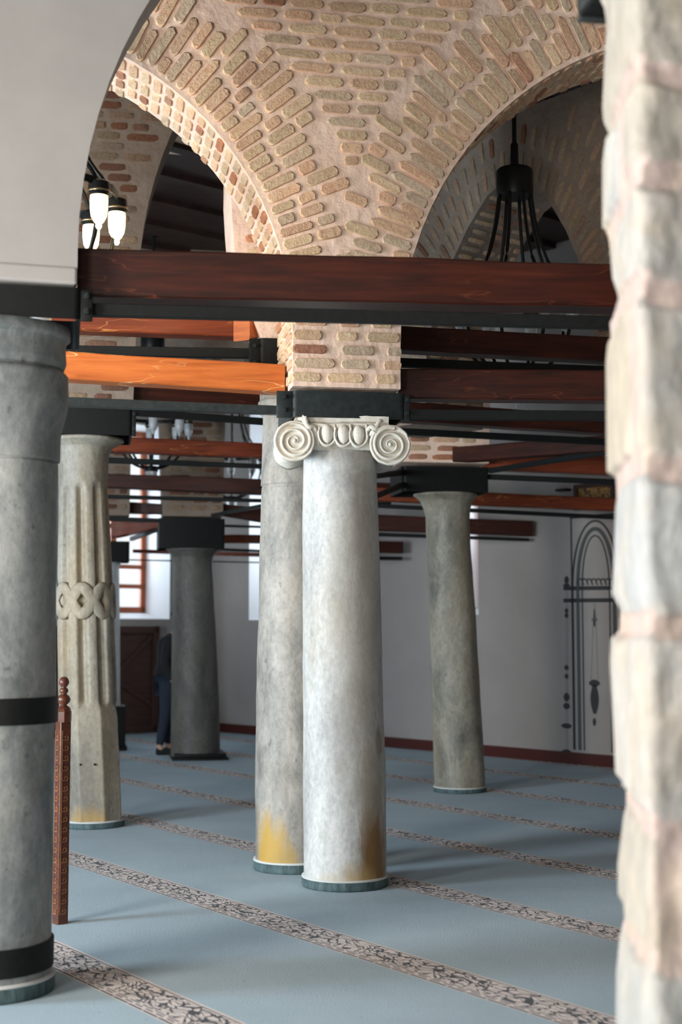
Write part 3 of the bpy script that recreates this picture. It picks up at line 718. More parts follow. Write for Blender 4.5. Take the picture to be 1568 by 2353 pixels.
for ph in (0, math.pi):
    nseg = 150; rows = []
    for i in range(nseg):
        th = 2*math.pi*i/nseg; z = (ZK0+ZK1)/2+0.10*math.sin(4*th+ph+1.33)
        x, r = at2(z); over = 0.012*math.cos(4*th+ph+1.33+(0 if ph else math.pi))
        c = Vector((x+(r+0.004+over*0.6)*math.cos(th), 11.164+(r+0.004+over*0.6)*math.sin(th), z)); rad = Vector((math.cos(th), math.sin(th), 0))
        dz = 0.10*4*math.cos(4*th+ph+1.33); tg = Vector((-math.sin(th)*r, math.cos(th)*r, dz)).normalized(); sd = tg.cross(rad)
        rows.append([c+sd*0.046*math.cos(q)+rad*0.016*math.sin(q) for q in (2*math.pi*k/10 for k in range(10))])
    rows.append(rows[0]); mb.grid(rows, True)
mb.build('carved_band', 'marble_tan', C2)
mb = MB()
for px in (185, 217):
    zc = P(px, 1757, 10.93).z; x, r = at2(zc); xx = P(px, 1757, 10.93).x; yy = 11.164-math.sqrt(max(0, (r*0.965)**2-(xx-x)**2))
    mb.tube([(xx, yy-0.016, zc), (xx, yy+0.03, zc)], 0.009, 10)
mb.build('dowel_hole', 'dark_hole', C2)
# near left column
mk_marble('marble_near', (0.10, 0.115, 0.117), (0.185, 0.198, 0.195), (0.275, 0.28, 0.268), (0.23, 0.20, 0.165), veins=0.3, tanamt=(0.55, 0.75), speck=True)
C3, at3, _ = column('marble_column', 'marble_near', 6.107, [(2262, -166, 112), (1670, -150, 122), (1600, -146, 126), (1100, -124, 130), (1021, -122, 133), (1017, -116, 127), (1013, -128, 137), (960, -132, 139), (940, -138, 142), (890, -152, 155), (868, -157, 159), (812, -156, 158), (804, -150, 152), (800, -136, 138), (796, -146, 148), (780, -150, 154), (740, -148, 152), (730, -150, 154), (722, -165, 163), (700, -165, 163)],
    'thick blue-grey marble column with black steel bands, at the left edge', cut=(717, 5.77), ring=(147, 0.070), lump=0.005)
for nm_, ya, yb in (('steel_band', 1606, 1668), ('steel_band', 2186, 2252)):
    mb = MB(); za, zb_ = P(0, yb, 5.86).z, P(0, ya, 5.86).z; x, r = at3((za+zb_)/2)
    mb.lathe((x, 6.107, 0), [(r-0.01, za), (r+0.009, za), (r+0.009, zb_), (r-0.01, zb_)], 72, False); o = mb.build(nm_, 'steel', C3, angle=40)
    if ya == 1606:
        mb = MB(); q = Vector((math.cos(-1.80), math.sin(-1.80), 0)); tq = Vector((-q.y, q.x, 0)); c_ = Vector((x, 6.107, 0))+q*(r+0.012)
        mb.box(c_, tq, q, ZUP, (-0.035, -0.025), (0, 0.035), (za-0.006, zb_+0.006)); mb.box(c_, tq, q, ZUP, (0.0, 0.01), (0, 0.035), (za-0.006, zb_+0.006))
        for zz in (za+0.025, zb_-0.025): mb.tube([c_-tq*0.055+q*0.02+ZUP*zz, c_+tq*0.03+q*0.02+ZUP*zz], 0.009, 6)
        mb.build('clamp', 'steel', o)
        mb = MB(); 
        for ti, zz, rr_ in ((-1.78, zb_+0.035, .018), (-1.5, zb_+0.02, .008), (-1.62, zb_+0.03, .01)):
            q = Vector((math.cos(ti), math.sin(ti), 0)); mb.lathe(Vector((x, 6.107, zz))+q*(r-0.006), [(rr_*.2, -rr_), (rr_, -rr_*.4), (rr_, rr_*.5), (rr_*.3, rr_)], 8)
        mb.build('patch_hole', 'dark_hole', C3)
# dark column
mk_marble('marble_dark', (0.055, 0.055, 0.048), (0.085, 0.083, 0.073), (0.125, 0.12, 0.105), (0.12, 0.11, 0.08), veins=0.5, speck=False, scale=1.2)
C4, at4, _ = column('marble_column', 'marble_dark', 17.024, [(1742, 393, 506), (1600, 394, 503), (1500, 395, 498), (1335, 397, 491), (1290, 397, 488), (1275, 395, 490), (1262, 388, 500), (1257, 382, 506)],
    'dark grey stone column with a pale vein, in front of the white corner', cut=(1259, 16.72), nseg=40, zsub=50)
mb = MB(); a = F(388, 1748); b_ = F(512, 1748); mb.box(Vector(((a.x+b_.x)/2, 17.024, 0)), E2, N2, ZUP, (-0.33, 0.33), (-0.33, 0.33), (0.0, 0.03)); mb.box(Vector(((a.x+b_.x)/2, 17.024, 0)), E2, N2, ZUP, (-0.30, 0.30), (-0.30, 0.30), (0.03, 0.075)); mb.build('base_plate', 'steel', C4, bevel=0.008)
mk_marble('marble_mottled', (0.10, 0.097, 0.08), (0.20, 0.185, 0.145), (0.30, 0.285, 0.23), (0.27, 0.22, 0.145), veins=0.3, speck=True, tanamt=(0.4, 0.65))
C5, at5, _ = column('marble_column', 'marble_mottled', 13.534, [(1815, 1000, 1115), (1700, 996, 1110), (1600, 992, 1104), (1400, 986, 1093), (1260, 981, 1083), (1185, 978, 1079), (1178, 978, 1080), (1160, 973, 1081), (1140, 965, 1087), (1131, 955, 1095), (1128, 950, 1098), (1124, 950, 1098)],
    'mottled olive-grey stone column right of centre, before the plain white wall', cut=(1128, 13.2), ring=(60, 0.05), nseg=48, zsub=60, lump=0.006)
mk_marble('marble_white', (0.42, 0.44, 0.45), (0.52, 0.54, 0.55), (0.60, 0.62, 0.63), (0.5, 0.5, 0.48), veins=0.1, speck=False)
C6, at6, _ = column('marble_column', 'marble_white', 18.267, [(1720, 205, 277), (1626, 206, 276), (1400, 208, 275), (1300, 212, 274), (1288, 208, 278)],
    'slim pale column with a black boxed foot, mostly behind the fluted one', cut=(1290, 18.0), nseg=32, zsub=30)
mb = MB(); c_ = Vector((at6(0)[0], 18.267, 0)); mb.box(c_, E2, N2, ZUP, (-0.275, 0.275), (-0.26, 0.26), (0, 0.05)); mb.box(c_, E2, N2, ZUP, (-0.25, 0.25), (-0.24, 0.24), (0.05, 0.55)); mb.build('foot_box', 'steel', C6, bevel=0.01)

# ------------------------------------------------------------------ Ionic capital of the centre column
YC = 8.589
E2c = dirn(5); N2c = Vector((-E2c.y, E2c.x, 0))
ctr = Vector((at0(2.9)[0], YC, 0))
def cp(x, y, off=0.0, Yf=8.29): p = P(x, y, Yf); return p+N2c*off
zc0 = P(780, 1025, 8.29).z; zc1 = P(780, 956, 8.29).z
cap = MB()
# echinus / cushion between the scrolls
lft, rgt = P(706, 1000, 8.30), P(870, 1003, 8.30)
mid = (lft+rgt)/2
hw = (rgt-lft).length/2
rows = []
for i in range(25):
    s = -1+2*i/24; row = []
    for z, d in ((P(780, 1030, 8.3).z, -0.195), (P(780, 1024, 8.3).z, -0.23), (P(780, 1016, 8.3).z, -0.25), (P(780, 1000, 8.3).z, -0.275), (P(780, 982, 8.3).z, -0.285), (P(780, 978, 8.3).z, -0.29), (P(780, 974, 8.3).z, -0.292), (P(780, 968, 8.3).z, -0.265), (P(780, 955, 8.3).z, -0.27)):
        row.append(ctr+E2c*(s*0.27)+N2c*(d+0.012*nz((s*4, z*20, 0), 1))+ZUP*(z+0.008*nz((s*5, z*9, 1), 1)))
    rows.append(row)
cap.grid(rows)
rows2 = [[Vector((p.x, p.y, p.z))+N2c*2*(-(p-ctr).dot(N2c)) for p in r_] for r_ in rows]; cap.grid(rows2)
cap.box(ctr, E2c, N2c, ZUP, (-0.285, 0.27), (-0.25, 0.25), (P(780, 972, 8.3).z, P(780, 953, 8.3).z))
capo = cap.build('capital', 'limestone', C0, angle=50)
def volute(cx_, cy_, r_px, turn, side):
    c = P(cx_, cy_, 8.27); r = r_px*mpp(8.27); mb = MB()
    loc = lambda a_, q, off: c+E2c*(math.cos(a_)*q*side)+ZUP*(math.sin(a_)*q)+N2c*off
    # bolster running back, waisted in the middle
    rows = []
    for i in range(15):
        d = 0.03+0.52*i/14; wv = 1-0.28*math.sin(math.pi*i/14)
        rows.append([loc(2*math.pi*k/36, r*wv*(0.90+0.04*nz((k*.5, i*.4, side), 1)), d) for k in range(36)])
    mb.grid(rows, True, cap=True); mb.build('bolster', 'limestone', capo)
    # face disc: hollow with a broken outer rim
    mb = MB(); rows = []
    for q, off in ((0.90, 0.05), (1.0, 0.035), (1.02, 0.01), (0.985, -0.004), (0.93, -0.006), (0.86, 0.004), (0.80, 0.014), (0.5, 0.012), (0.02, 0.0)):
        rows.append([loc(2*math.pi*k/60, r*q*(1+(0.035*nz((math.cos(2*math.pi*k/60)*2.5+side, math.sin(2*math.pi*k/60)*2.5, 0), 1.5) if q > .9 else 0)), off) for k in range(60)])
    mb.grid(rows, True, cap=False); mb.build('volute', 'limestone', capo)
    # spiral fillet
    mb = MB(); rows = []; T = 2.6; n = 150
    for i in range(n):
        q = i/(n-1); a_ = turn+2*math.pi*T*q; rr = r*(0.80*(1-q)**0.95+0.06); h = 0.022*(0.55+0.45*(1-q)); wd = r*(0.085*(1-q)+0.045)
        rows.append([loc(a_, rr-wd, 0.016), loc(a_, rr-wd*0.6, 0.006-h*0.6), loc(a_, rr, -h*0.75), loc(a_, rr+wd*0.6, 0.006-h*0.6), loc(a_, rr+wd, 0.016)])
    mb.grid(rows); mb.lathe(c+N2c*-0.004, [(0.001, -0.013), (0.010, -0.009), (0.013, 0), (0.010, 0.009), (0.001, 0.013)], 12); mb.build('spiral', 'limestone', capo)
volute(677, 1013, 47, 1.3, -1)
volute(897, 1022, 47, 1.3, 1)
# egg and dart
for i, ex in enumerate((752, 789, 824)):
    c = P(ex, 997+i*1.5, 8.31); mb = MB(); rows = []
    for k in range(11):
        v_ = -1+2*k/10; rw = math.sqrt(max(0, 1-v_*v_))*(1-0.12*-v_); rows.append([c+E2c*(0.034*rw*math.cos(q))+ZUP*(0.058*v_)+N2c*(0.024*rw*math.sin(q)-0.014) for q in (2*math.pi*j/16 for j in range(16))])
    mb.grid(rows, True, cap=True); mb.build('egg', 'limestone', capo)
    mb = MB(); rows = []
    for k in range(25):
        a_ = math.radians(150+240*k/24); rows.append([c+E2c*(0.052*math.cos(a_))*1.0+ZUP*(0.070*math.sin(a_))+N2c*o_+(E2c*math.cos(a_)+ZUP*math.sin(a_))*w_ for w_, o_ in ((-0.008, 0.0), (-0.004, -0.026), (0.004, -0.026), (0.009, 0.0))])
    mb.grid(rows); mb.build('egg_rim', 'limestone', capo)
for ex in (733, 770, 806, 843):
    c = P(ex, 1000, 8.30); mb = MB(); mb.tube([c+ZUP*0.062, c+ZUP*0.02-N2c*.01, c-ZUP*0.055], [0.010, 0.007, 0.003], 8); mb.build('dart', 'limestone', capo)
for sx, (x0, y0), (x1, y1) in ((0, (690, 963), (728, 990)), (1, (845, 990), (880, 968)), (2, (697, 958), (712, 984)), (3, (852, 1002), (872, 980))):
    mb = MB(); a, b_ = P(x0, y0, 8.275), P(x1, y1, 8.285); pts = [a+(b_-a)*q+N2c*(-0.012*math.sin(math.pi*q))+ZUP*(0.012*math.sin(3*math.pi*q)) for q in [i/10 for i in range(11)]]
    mb.tube(pts, [0.006+0.010*math.sin(math.pi*(0.15+0.8*i/10)) for i in range(11)], 8); mb.build('palmette_leaf', 'limestone', capo)

# ================================================================== STEEL COLLARS
def collar(Y, xl, xr, yt, yb, yaw, depth, label, flanges=(), rad=0.03, mat='steel', boltpx=None):
    e = dirn(yaw); n = Vector((-e.y, e.x, 0)); a = P(xl, (yt+yb)/2, Y); s1, _ = PL(xr, (yt+yb)/2, (a.x, a.y), (e.x, e.y))
    z1, z0 = P((xl+xr)/2, yt, Y).z, P((xl+xr)/2, yb, Y).z; a.z = 0
    t = thing('steel_collar', a+e*(s1/2)+n*(depth/2)+ZUP*z0, label, 'collar')
    pts = []
    for cx_, cy_, a0 in ((s1-rad, rad, -90), (s1-rad, depth-rad, 0), (rad, depth-rad, 90), (rad, rad, 180)):
        for k in range(5): q = math.radians(a0+90*k/4); pts.append((cx_+rad*math.cos(q), cy_+rad*math.sin(q)))
    rows = []
    for z, ins in ((z0, 0.014), (z0, 0), (z1, 0), (z1, 0.014), (z0, 0.014)):
        rows.append([a+e*(x+(s1/2-x)*ins/(s1/2)*1.0)+n*(y+(depth/2-y)*ins/(depth/2))+ZUP*z for x, y in pts])
    mb = MB(); mb.grid(rows, True); mb.build('band', mat, t, angle=40)
    # soffit plate closing the pier
    for side, w_ in flanges:
        mb = MB(); x0 = -w_ if side < 0 else s1-0.002
        mb.box(a, e, n, ZUP, (x0, x0+w_+0.002), (0.015, 0.033), (z0-0.006, z1-0.004)); f_ = mb.build('flange', mat, t, bevel=0.003)
        for zz in (z0+(z1-z0)*0.25, z0+(z1-z0)*0.75):
            mb = MB(); c_ = a+e*(x0+w_*0.5)+ZUP*zz; mb.tube([c_+n*0.018, c_-n*0.006], 0.014, 6); mb.tube([c_, c_-n*0.014], 0.007, 8); mb.build('bolt', 'steel_grey', f_, angle=30)
    return t
collar(8.26, 672, 931, 896, 957, 10, 0.66, 'black steel collar round the brick pier, above the Ionic capital', [(-1, 0.09), (1, 0.035)], mat='steel_grey')
collar(5.77, -180, 186, 645, 717, 11, 0.68, 'black steel collar under the white plaster arch at the left edge', [(1, 0.05)])
collar(10.83, 118, 304, 930, 996, 10, 0.60, 'black steel collar above the fluted column', [(1, 0.03)])
collar(16.72, 365, 517, 1190, 1259, 10, 0.62, 'black steel collar above the dark grey column')
collar(13.2, 928, 1124, 1070, 1128, 10, 0.64, 'black steel collar above the olive-grey column, right of centre', [(-1, 0.02)])
collar(18.0, 214, 298, 1243, 1290, 10, 0.5, 'black steel collar above the slim pale column')
collar(8.9, 597, 760, 776, 852, 10, 0.60, 'black steel collar with one bolt showing, left of the middle brick pier', [(-1, 0.065)])

# ================================================================== BEAMS AND TIE RODS
def bar(name, cat, label, A, B, Y0, Y1, T, mat, wob=0.004, ext=(0, 0), group=None, ch=0.008, nseg=26):
    (xa, ta, ba), (xb, tb_, bb) = A, B
    p0t, p0b, p1t, p1b = P(xa, ta, Y0), P(xa, ba, Y0), P(xb, tb_, Y1), P(xb, bb, Y1)
    d = (p1t-p0t); L = d.length; 
    p0t, p0b = p0t-(p1t-p0t)*ext[0], p0b-(p1b-p0b)*ext[0]; p1t, p1b = p1t+(p1t-p0t)*ext[1], p1b+(p1b-p0b)*ext[1]
    h = Vector((d.x, d.y, 0)).normalized(); n = Vector((-h.y, h.x, 0)); n = n if n.y > 0 else -n
    rows = []; sd = R.random()*40
    for i in range(nseg+1):
        q = i/nseg; t = p0t+(p1t-p0t)*q; b_ = p0b+(p1b-p0b)*q; c = (t+b_)/2; hh = max(0.004, (t.z-b_.z)/2)
        w1, w2, w3 = (wob*nz((q*4+sd, k, 0), 1.5) for k in (1, 2, 3)); up, dn = hh+w1, hh+w2
        k = min(ch, hh*0.5)
        prof_ = [(0, -dn+k), (0, up-k), (k, up), (T-k, up), (T, up-k), (T, -dn+k), (T-k, -dn), (k, -dn)]
        rows.append([Vector((c.x, c.y, c.z))+n*(x+w3)+ZUP*z for x, z in prof_])
    mb = MB(); mb.grid(rows, True, cap=True)
    o = mb.build(name, mat, angle=35); o['label'] = label; o['category'] = cat
    if group: o['group'] = group
    return o
def beam(label, A, B, Y0, Y1, mat='wood_shaded', T=0.15, **k): return bar('wooden_tie_beam', 'beam', label, A, B, Y0, Y1, T, mat, **k)
def rod(label, A, B, Y0, Y1, mat='steel', T=0.05, **k): return bar('steel_tie_rod', 'tie rod', label, A, B, Y0, Y1, T, mat, wob=0.0006, ch=0.003, nseg=8, **k)
# nearest row
beam('broad dark red timber beam crossing the picture in front of the brick arches', (178, 568, 681), (1420, 606, 705), 6.02, 6.24, T=0.17, ext=(0, 0.12))
rod('black steel bar close below the broad dark red beam', (206, 696, 724), (1420, 726, 754), 5.95, 6.2, ext=(0, 0.10))
# row of the paired columns, upper
beam('orange-red timber beam with pale knots, left of the middle brick pier, upper of two', (166, 722, 759), (576, 734, 774), 9.0, 9.05, 'wood_half_lit', ext=(0.25, 0.02))
beam('short bright orange timber end on the black collar left of the brick pier', (575, 686, 781), (636, 692, 762), 8.98, 9.3, 'wood_lit', T=0.12)
rod('grey-black steel bar running into the bolted collar left of the brick pier', (150, 793, 815), (580, 800, 822), 8.95, 8.98, ext=(0.25, 0))
beam('dark brown timber beam right of the brick pier, second from the top', (905, 748, 803), (1407, 774, 829), 9.1, 9.35, ext=(0, 0.15))
rod('black steel bar under the second timber beam right of the brick pier', (900, 821, 842), (1392, 841, 859), 9.1, 9.4, ext=(0, 0.15))
# row of the centre column
beam('bright orange timber beam with a long pale crack, left of the Ionic capital', (156, 807, 870), (655, 838, 901), 8.25, 8.42, 'wood_lit', ext=(0.28, 0.0))
rod('dark grey steel bar running left from the Ionic capital collar', (158, 912, 933), (636, 932, 952), 8.2, 8.36, 'steel_grey', ext=(0.28, 0))
beam('dark red timber beam with a golden crack, right of the Ionic capital collar', (918, 847, 915), (1392, 849, 920), 8.48, 8.5, 'wood_shaded', ext=(0, 0.15))
rod('black steel bar running right from the Ionic capital collar', (944, 940, 964), (1392, 944, 965), 8.4, 8.45, ext=(0, 0.15))
# third row
beam('dark timber beam running right from the collar above the fluted column', (303, 883, 929), (600, 900, 944), 11.0, 11.3, ext=(0, 0.3))
rod('black steel bar running right from the collar above the fluted column', (308, 938, 954), (601, 960, 975), 10.95, 11.3, ext=(0, 0.3))
beam('dark red timber beam behind the Ionic collar, running down to the right', (860, 917, 962), (1392, 955, 995), 10.9, 11.4, ext=(0, 0.15))
rod('thin black bar below the dark red beam behind the Ionic collar', (860, 980, 994), (1392, 1007, 1022), 10.9, 11.4, ext=(0, 0.15))
beam('red timber beam across the gap between fluted and paired columns', (235, 1001, 1037), (600, 1018, 1051), 13.0, 13.2, 'wood_half_lit', ext=(0.2, 0.6))
rod('black bar under the red beam between fluted and paired columns', (235, 1050, 1063), (600, 1066, 1076), 13.0, 13.2, ext=(0.2, 0.6))
beam('dark beam third from the top between fluted and paired columns', (235, 1088, 1119), (600, 1100, 1136), 15.0, 15.2, ext=(0.2, 0.7))
rod('thin black bar just above the tan brick pier of the dark column', (235, 1136, 1145), (600, 1146, 1154), 15.0, 15.2, ext=(0.2, 0.7))
beam('short dark beam entering the dark column pier from the left', (240, 1150, 1178), (384, 1158, 1181), 16.8, 16.85)
rod('thin black bar entering the dark column collar from the left', (240, 1187, 1197), (368, 1191, 1200), 16.75, 16.75)
beam('dark beam leaving the dark column pier to the right', (500, 1156, 1182), (600, 1168, 1199), 16.9, 17.0, ext=(0, 0.9))
rod('thin black bar leaving the dark column collar to the right', (517, 1205, 1211), (600, 1208, 1213), 16.8, 16.9, ext=(0, 0.9))
beam('slanting brown beam with pale shine, left of the dark column collar', (255, 1196, 1236), (366, 1190, 1212), 17.6, 16.9, 'wood_half_lit', T=0.12)
rod('slanting grey bar under the shining brown beam left of the dark column', (298, 1234, 1243), (368, 1208, 1217), 17.9, 16.9, 'steel_grey')
rod('slanting bar rising right from the top of the dark column pier', (485, 1180, 1187), (600, 1158, 1166), 16.7, 15.6, 'steel_grey')
beam('orange-red wall beam right of the dark column collar', (500, 1228, 1247), (600, 1229, 1248), 18.6, 18.6, 'wood_half_lit', ext=(0, 0.8))
rod('thin black bar under the orange-red wall beam right of the dark column', (500, 1259, 1265), (600, 1263, 1269), 18.6, 18.6, ext=(0, 0.8))
beam('low orange-red beam near the left window and dark column top', (305, 1262, 1270), (600, 1270, 1279), 19.6, 19.6, 'wood_half_lit', T=0.12)
rod('lowest thin black bar across the left window', (298, 1285, 1288), (600, 1291, 1294), 19.5, 19.5, T=0.02)
# right of the paired columns, lower
beam('bright orange-red beam above the pier of the olive-grey column', (870, 998, 1019), (1122, 1003, 1020), 14.6, 14.9, 'wood_half_lit', ext=(0, 0.0))
beam('slanting red beam rising right from the olive-grey column pier', (1040, 1027, 1062), (1392, 1000, 1036), 13.2, 11.9, 'wood_shaded', ext=(0, 0.12))
rod('slanting black bar rising right from the olive-grey column collar', (1122, 1076, 1087), (1392, 1030, 1044), 13.1, 11.95, ext=(0, 0.12))
beam('red beam running right behind the slanting beam of the olive-grey column', (1110, 1040, 1078), (1392, 1048, 1089), 13.45, 13.4, 'wood_half_lit', ext=(0, 0.15))
rod('black bar running right from the olive-grey column collar', (1122, 1089, 1101), (1411, 1101, 1113), 13.4, 13.4, ext=(0, 0.15))
rod('black slanting bar from the paired columns to the olive-grey column collar', (868, 1136, 1146), (932, 1108, 1120), 12.3, 13.2)
rod('upper black slanting bar left of the olive-grey column collar', (868, 1088, 1100), (932, 1078, 1092), 12.0, 13.3)
beam('long orange-red beam passing behind the top of the olive-grey column', (860, 1119, 1150), (1425, 1145, 1174), 15.2, 15.2, 'wood_half_lit', ext=(0.3, 0.15))
rod('black bar under the long orange-red beam behind the olive-grey column', (860, 1157, 1166), (1412, 1184, 1193), 15.2, 15.2, ext=(0.3, 0.15))
beam('dark wall beam ending on the white wall, right of the olive-grey column', (862, 1182, 1219), (1210, 1197, 1231), 16.5, 16.6, ext=(0.4, 0.03))
rod('black bar under the dark wall beam, right of the olive-grey column', (862, 1223, 1232), (1203, 1236, 1243), 16.5, 16.6, ext=(0.4, 0.03))
beam('shorter dark beam ending on the white wall, left of the olive-grey column', (868, 1243, 1270), (923, 1244, 1271), 18.0, 18.1, 'wood_shaded', ext=(3, 0.02))
rod('black bar under the shorter dark beam, left of the olive-grey column', (868, 1278, 1287), (921, 1279, 1287), 18.0, 18.1, ext=(3, 0.02))
# ================================================================== CHANDELIERS
def bez(p, n=14):
    p = [Vector(q) for q in p]; out = []
    segs = len(p)-1
    for i in range(segs):          # Catmull-Rom
        a, b_, c, d = p[max(i-1, 0)], p[i], p[i+1], p[min(i+2, segs)]
        for k in range(n if i < segs-1 else n+1):
            t = k/n; out.append(0.5*((2*b_)+(c-a)*t+(2*a-5*b_+4*c-d)*t*t+(3*b_-a-3*c+d)*t**3))
    return out
LAMP = {}
def chandelier(cx_, cy_, label, lit=False, ph=22.5):
    g = 'frosted' if not lit else 'lit'; c = Vector((cx_, cy_, 0)); t = thing('chandelier', c+ZUP*3.06, label, 'chandelier', None)
    mb = MB(); mb.lathe(c, [(0.016, 4.9), (0.016, CEIL-0.2), (0.05, CEIL-0.19), (0.05, CEIL-0.18)], 12); mb.lathe(c, [(0.028, 4.77), (0.030, 4.80), (0.028, 4.96), (0.016, 4.98)], 14); mb.build('stem', 'iron', t, angle=40)
    mb = MB(); mb.lathe(c, [(0.0, 4.78), (0.12, 4.78), (0.128, 4.772), (0.132, 4.76), (0.132, 4.60), (0.124, 4.58), (0.0, 4.58)], 40, False); mb.build('drum', 'iron', t, angle=40)
    mb = MB(); mb.lathe(c, [(0.395, 3.835), (0.41, 3.835), (0.41, 3.875), (0.395, 3.875), (0.395, 3.835)], 48, False); mb.build('ring', 'iron', t, angle=40)
    mb = MB(); mb.lathe(c, [(0.0, 3.30), (0.07, 3.30), (0.075, 3.28), (0.075, 3.24), (0.0, 3.24)], 20, False); mb.build('hub', 'iron', t, angle=40)
    mb = MB(); mb.lathe(c, [(0.062, 3.245), (0.066, 3.22), (0.064, 3.16), (0.050, 3.11), (0.022, 3.085), (0.015, 3.078), (0.017, 3.066), (0.008, 3.055), (0.0, 3.054)], 24, False); mb.build('centre_glass', 'frosted', t)
    for k in range(8):
        a_ = math.radians(ph+45*k); d = Vector((math.cos(a_), math.sin(a_), 0))
        mb = MB(); mb.tube(bez([c+d*0.118+ZUP*4.59, c+d*0.155+ZUP*4.35, c+d*0.235+ZUP*4.09, c+d*0.37+ZUP*3.90, c+d*0.40+ZUP*3.78, c+d*0.36+ZUP*3.52, c+d*0.22+ZUP*3.34, c+d*0.06+ZUP*3.27], 5), 0.0125, 8); mb.build('arm', 'iron', t)
        l = c+d*0.405; mb = MB(); mb.lathe(l, [(0.0, 3.865), (0.035, 3.865), (0.055, 3.85), (0.058, 3.825), (0.058, 3.80), (0.05, 3.795), (0.05, 3.78), (0.0, 3.78)], 20, False); h_ = mb.build('lamp_cap', 'iron', t, angle=40)
        mb = MB(); mb.lathe(l, [(0.059, 3.798), (0.061, 3.803), (0.059, 3.808)], 20, False); mb.build('brass_rim', 'brass', h_)
        mb = MB(); mb.lathe(l, [(0.047, 3.785), (0.049, 3.76), (0.048, 3.71), (0.042, 3.67), (0.026, 3.640), (0.016, 3.630), (0.018, 3.616), (0.010, 3.603), (0.0, 3.601)], 20, False); mb.build('lamp_glass', g, t)
    return t
cA = P(1183, 400, 9.9); chandelier(cA.x, 9.9, 'black iron basket chandelier hanging in the right arch, unlit')
cB = chandelier(-1.62, 7.52, 'chandelier with lit glass cups, half hidden by the white plaster arch', lit=True, ph=14)
for x_, y_, e_ in ((-1.25, 7.33, 5), (-1.23, 7.63, 5)):
    pl = bpy.data.lights.new('lamp_glow', 'POINT'); pl.energy = 6; pl.color = (1, 0.75, 0.42); pl.shadow_soft_size = 0.04
    po = bpy.data.objects.new('lamp_glow', pl); C.objects.link(po); po.location = (x_+0.0, y_+0.12, 3.55)
cD = P(348, 1050, 15.5); chandelier(cD.x, 15.5, 'distant dark chandelier with a white glass drop, left between the tie beams', ph=10)
cE = P(533, 1000, 19.0); chandelier(cE.x, 19.0, 'farthest dark chandelier, seen against the bright window wall left of the Ionic capital', ph=5)

# ================================================================== NEWEL POST
zt_ = P(137, 1660, 7.44).z; c_ = Vector((F(138, 2122).x, 7.47, 0)); t = thing('newel_post', c_, 'carved reddish newel post with key pattern and ball finial, beside the near left column', 'post')
ev = dirn(38); nv = Vector((-ev.y, ev.x, 0)); mb = MB(); hw = 0.031; ch_ = 0.006
mb.grid([[c_+ev*x*hw+nv*y*hw+ZUP*z for x, y in ((-1+.15, -1), (1-.15, -1), (1, -1+.15), (1, 1-.15), (1-.15, 1), (-1+.15, 1), (-1, 1-.15), (-1, -1+.15))] for z in (0.0, zt_)], True, cap=True)
body = mb.build('shaft', 'wood_newel', t, smooth=False)
for (fn, ft) in ((-nv, ev), (-ev, -nv)):       # Greek key fillets on the two faces in view
    mb = MB(); z = 0.05; st = 0.052; i = 0
    def strip(x0, x1, z0, z1): mb.box(c_+fn*(hw-0.001), ft, fn, ZUP, (x0, x1), (0, 0.0035), (z0, z1))
    while z < zt_-0.07:
        w_ = 0.0055
        strip(-0.022, 0.016, z, z+w_); strip(0.016-w_, 0.016, z, z+0.026); strip(-0.006, 0.016, z+0.026-w_, z+0.026); strip(-0.006, -0.006+w_, z+0.012, z+0.026)
        strip(-0.022, -0.022+w_, z, z+st); z += st
    mb.build('key_pattern', 'wood_key', body, smooth=False)
mb = MB(); zz = zt_; mb.lathe(c_, [(0.036, zz-0.001), (0.040, zz), (0.0415, zz+0.02), (0.0415, zz+0.055), (0.036, zz+0.062), (0.038, zz+0.068), (0.030, zz+0.078), (0.018, zz+0.085)], 8, phase=0.3); mb.build('cap', 'wood_newel', t, angle=35)
mb = MB(); s_ = 0.0; z0 = zz+0.083
prof = [(0.018, 0), (0.016, 0.006), (0.030, 0.018), (0.036, 0.034), (0.030, 0.050), (0.017, 0.060), (0.015, 0.064), (0.022, 0.072), (0.024, 0.082), (0.018, 0.092), (0.012, 0.097), (0.019, 0.104), (0.0265, 0.117), (0.027, 0.128), (0.021, 0.143), (0.010, 0.151), (0.0, 0.152)]
mb.lathe(c_, [(r, z0+z*1.0) for r, z in prof], 28); mb.build('finial', 'wood_newel', t)
# ================================================================== CARVED PANEL at the left wall
t = thing('carved_panel', K+WW*1.2+DW*0.1, 'dark brown stepped wooden panel with diagonal braces, below the left window', 'wooden panel')
D0 = 0.06
mb = MB(); mb.box(K, WW, DW, ZUP, (0.80, 3.0), (D0, D0+0.05), (0.02, 1.54)); mb.build('board', 'wood_panel', t, smooth=False)
mb = MB(); mb.box(K, WW, DW, ZUP, (0.25, 0.80), (D0, D0+0.05), (0.02, 0.80)); mb.build('low_board', 'wood_panel', t, smooth=False)
for x0, x1, z0, z1 in ((0.78, 0.88, 0, 1.57), (0.78, 3.0, 1.47, 1.57), (0.25, 0.78, 0.74, 0.82), (0.25, 3.0, 0.0, 0.12), (1.62, 1.72, 0.12, 1.47), (2.5, 2.6, .12, 1.47)):
    mb = MB(); mb.box(K, WW, DW, ZUP, (x0, x1), (D0+0.04, D0+0.10), (z0, z1)); mb.build('rail', 'wood_panel', t, smooth=False, bevel=0.006)
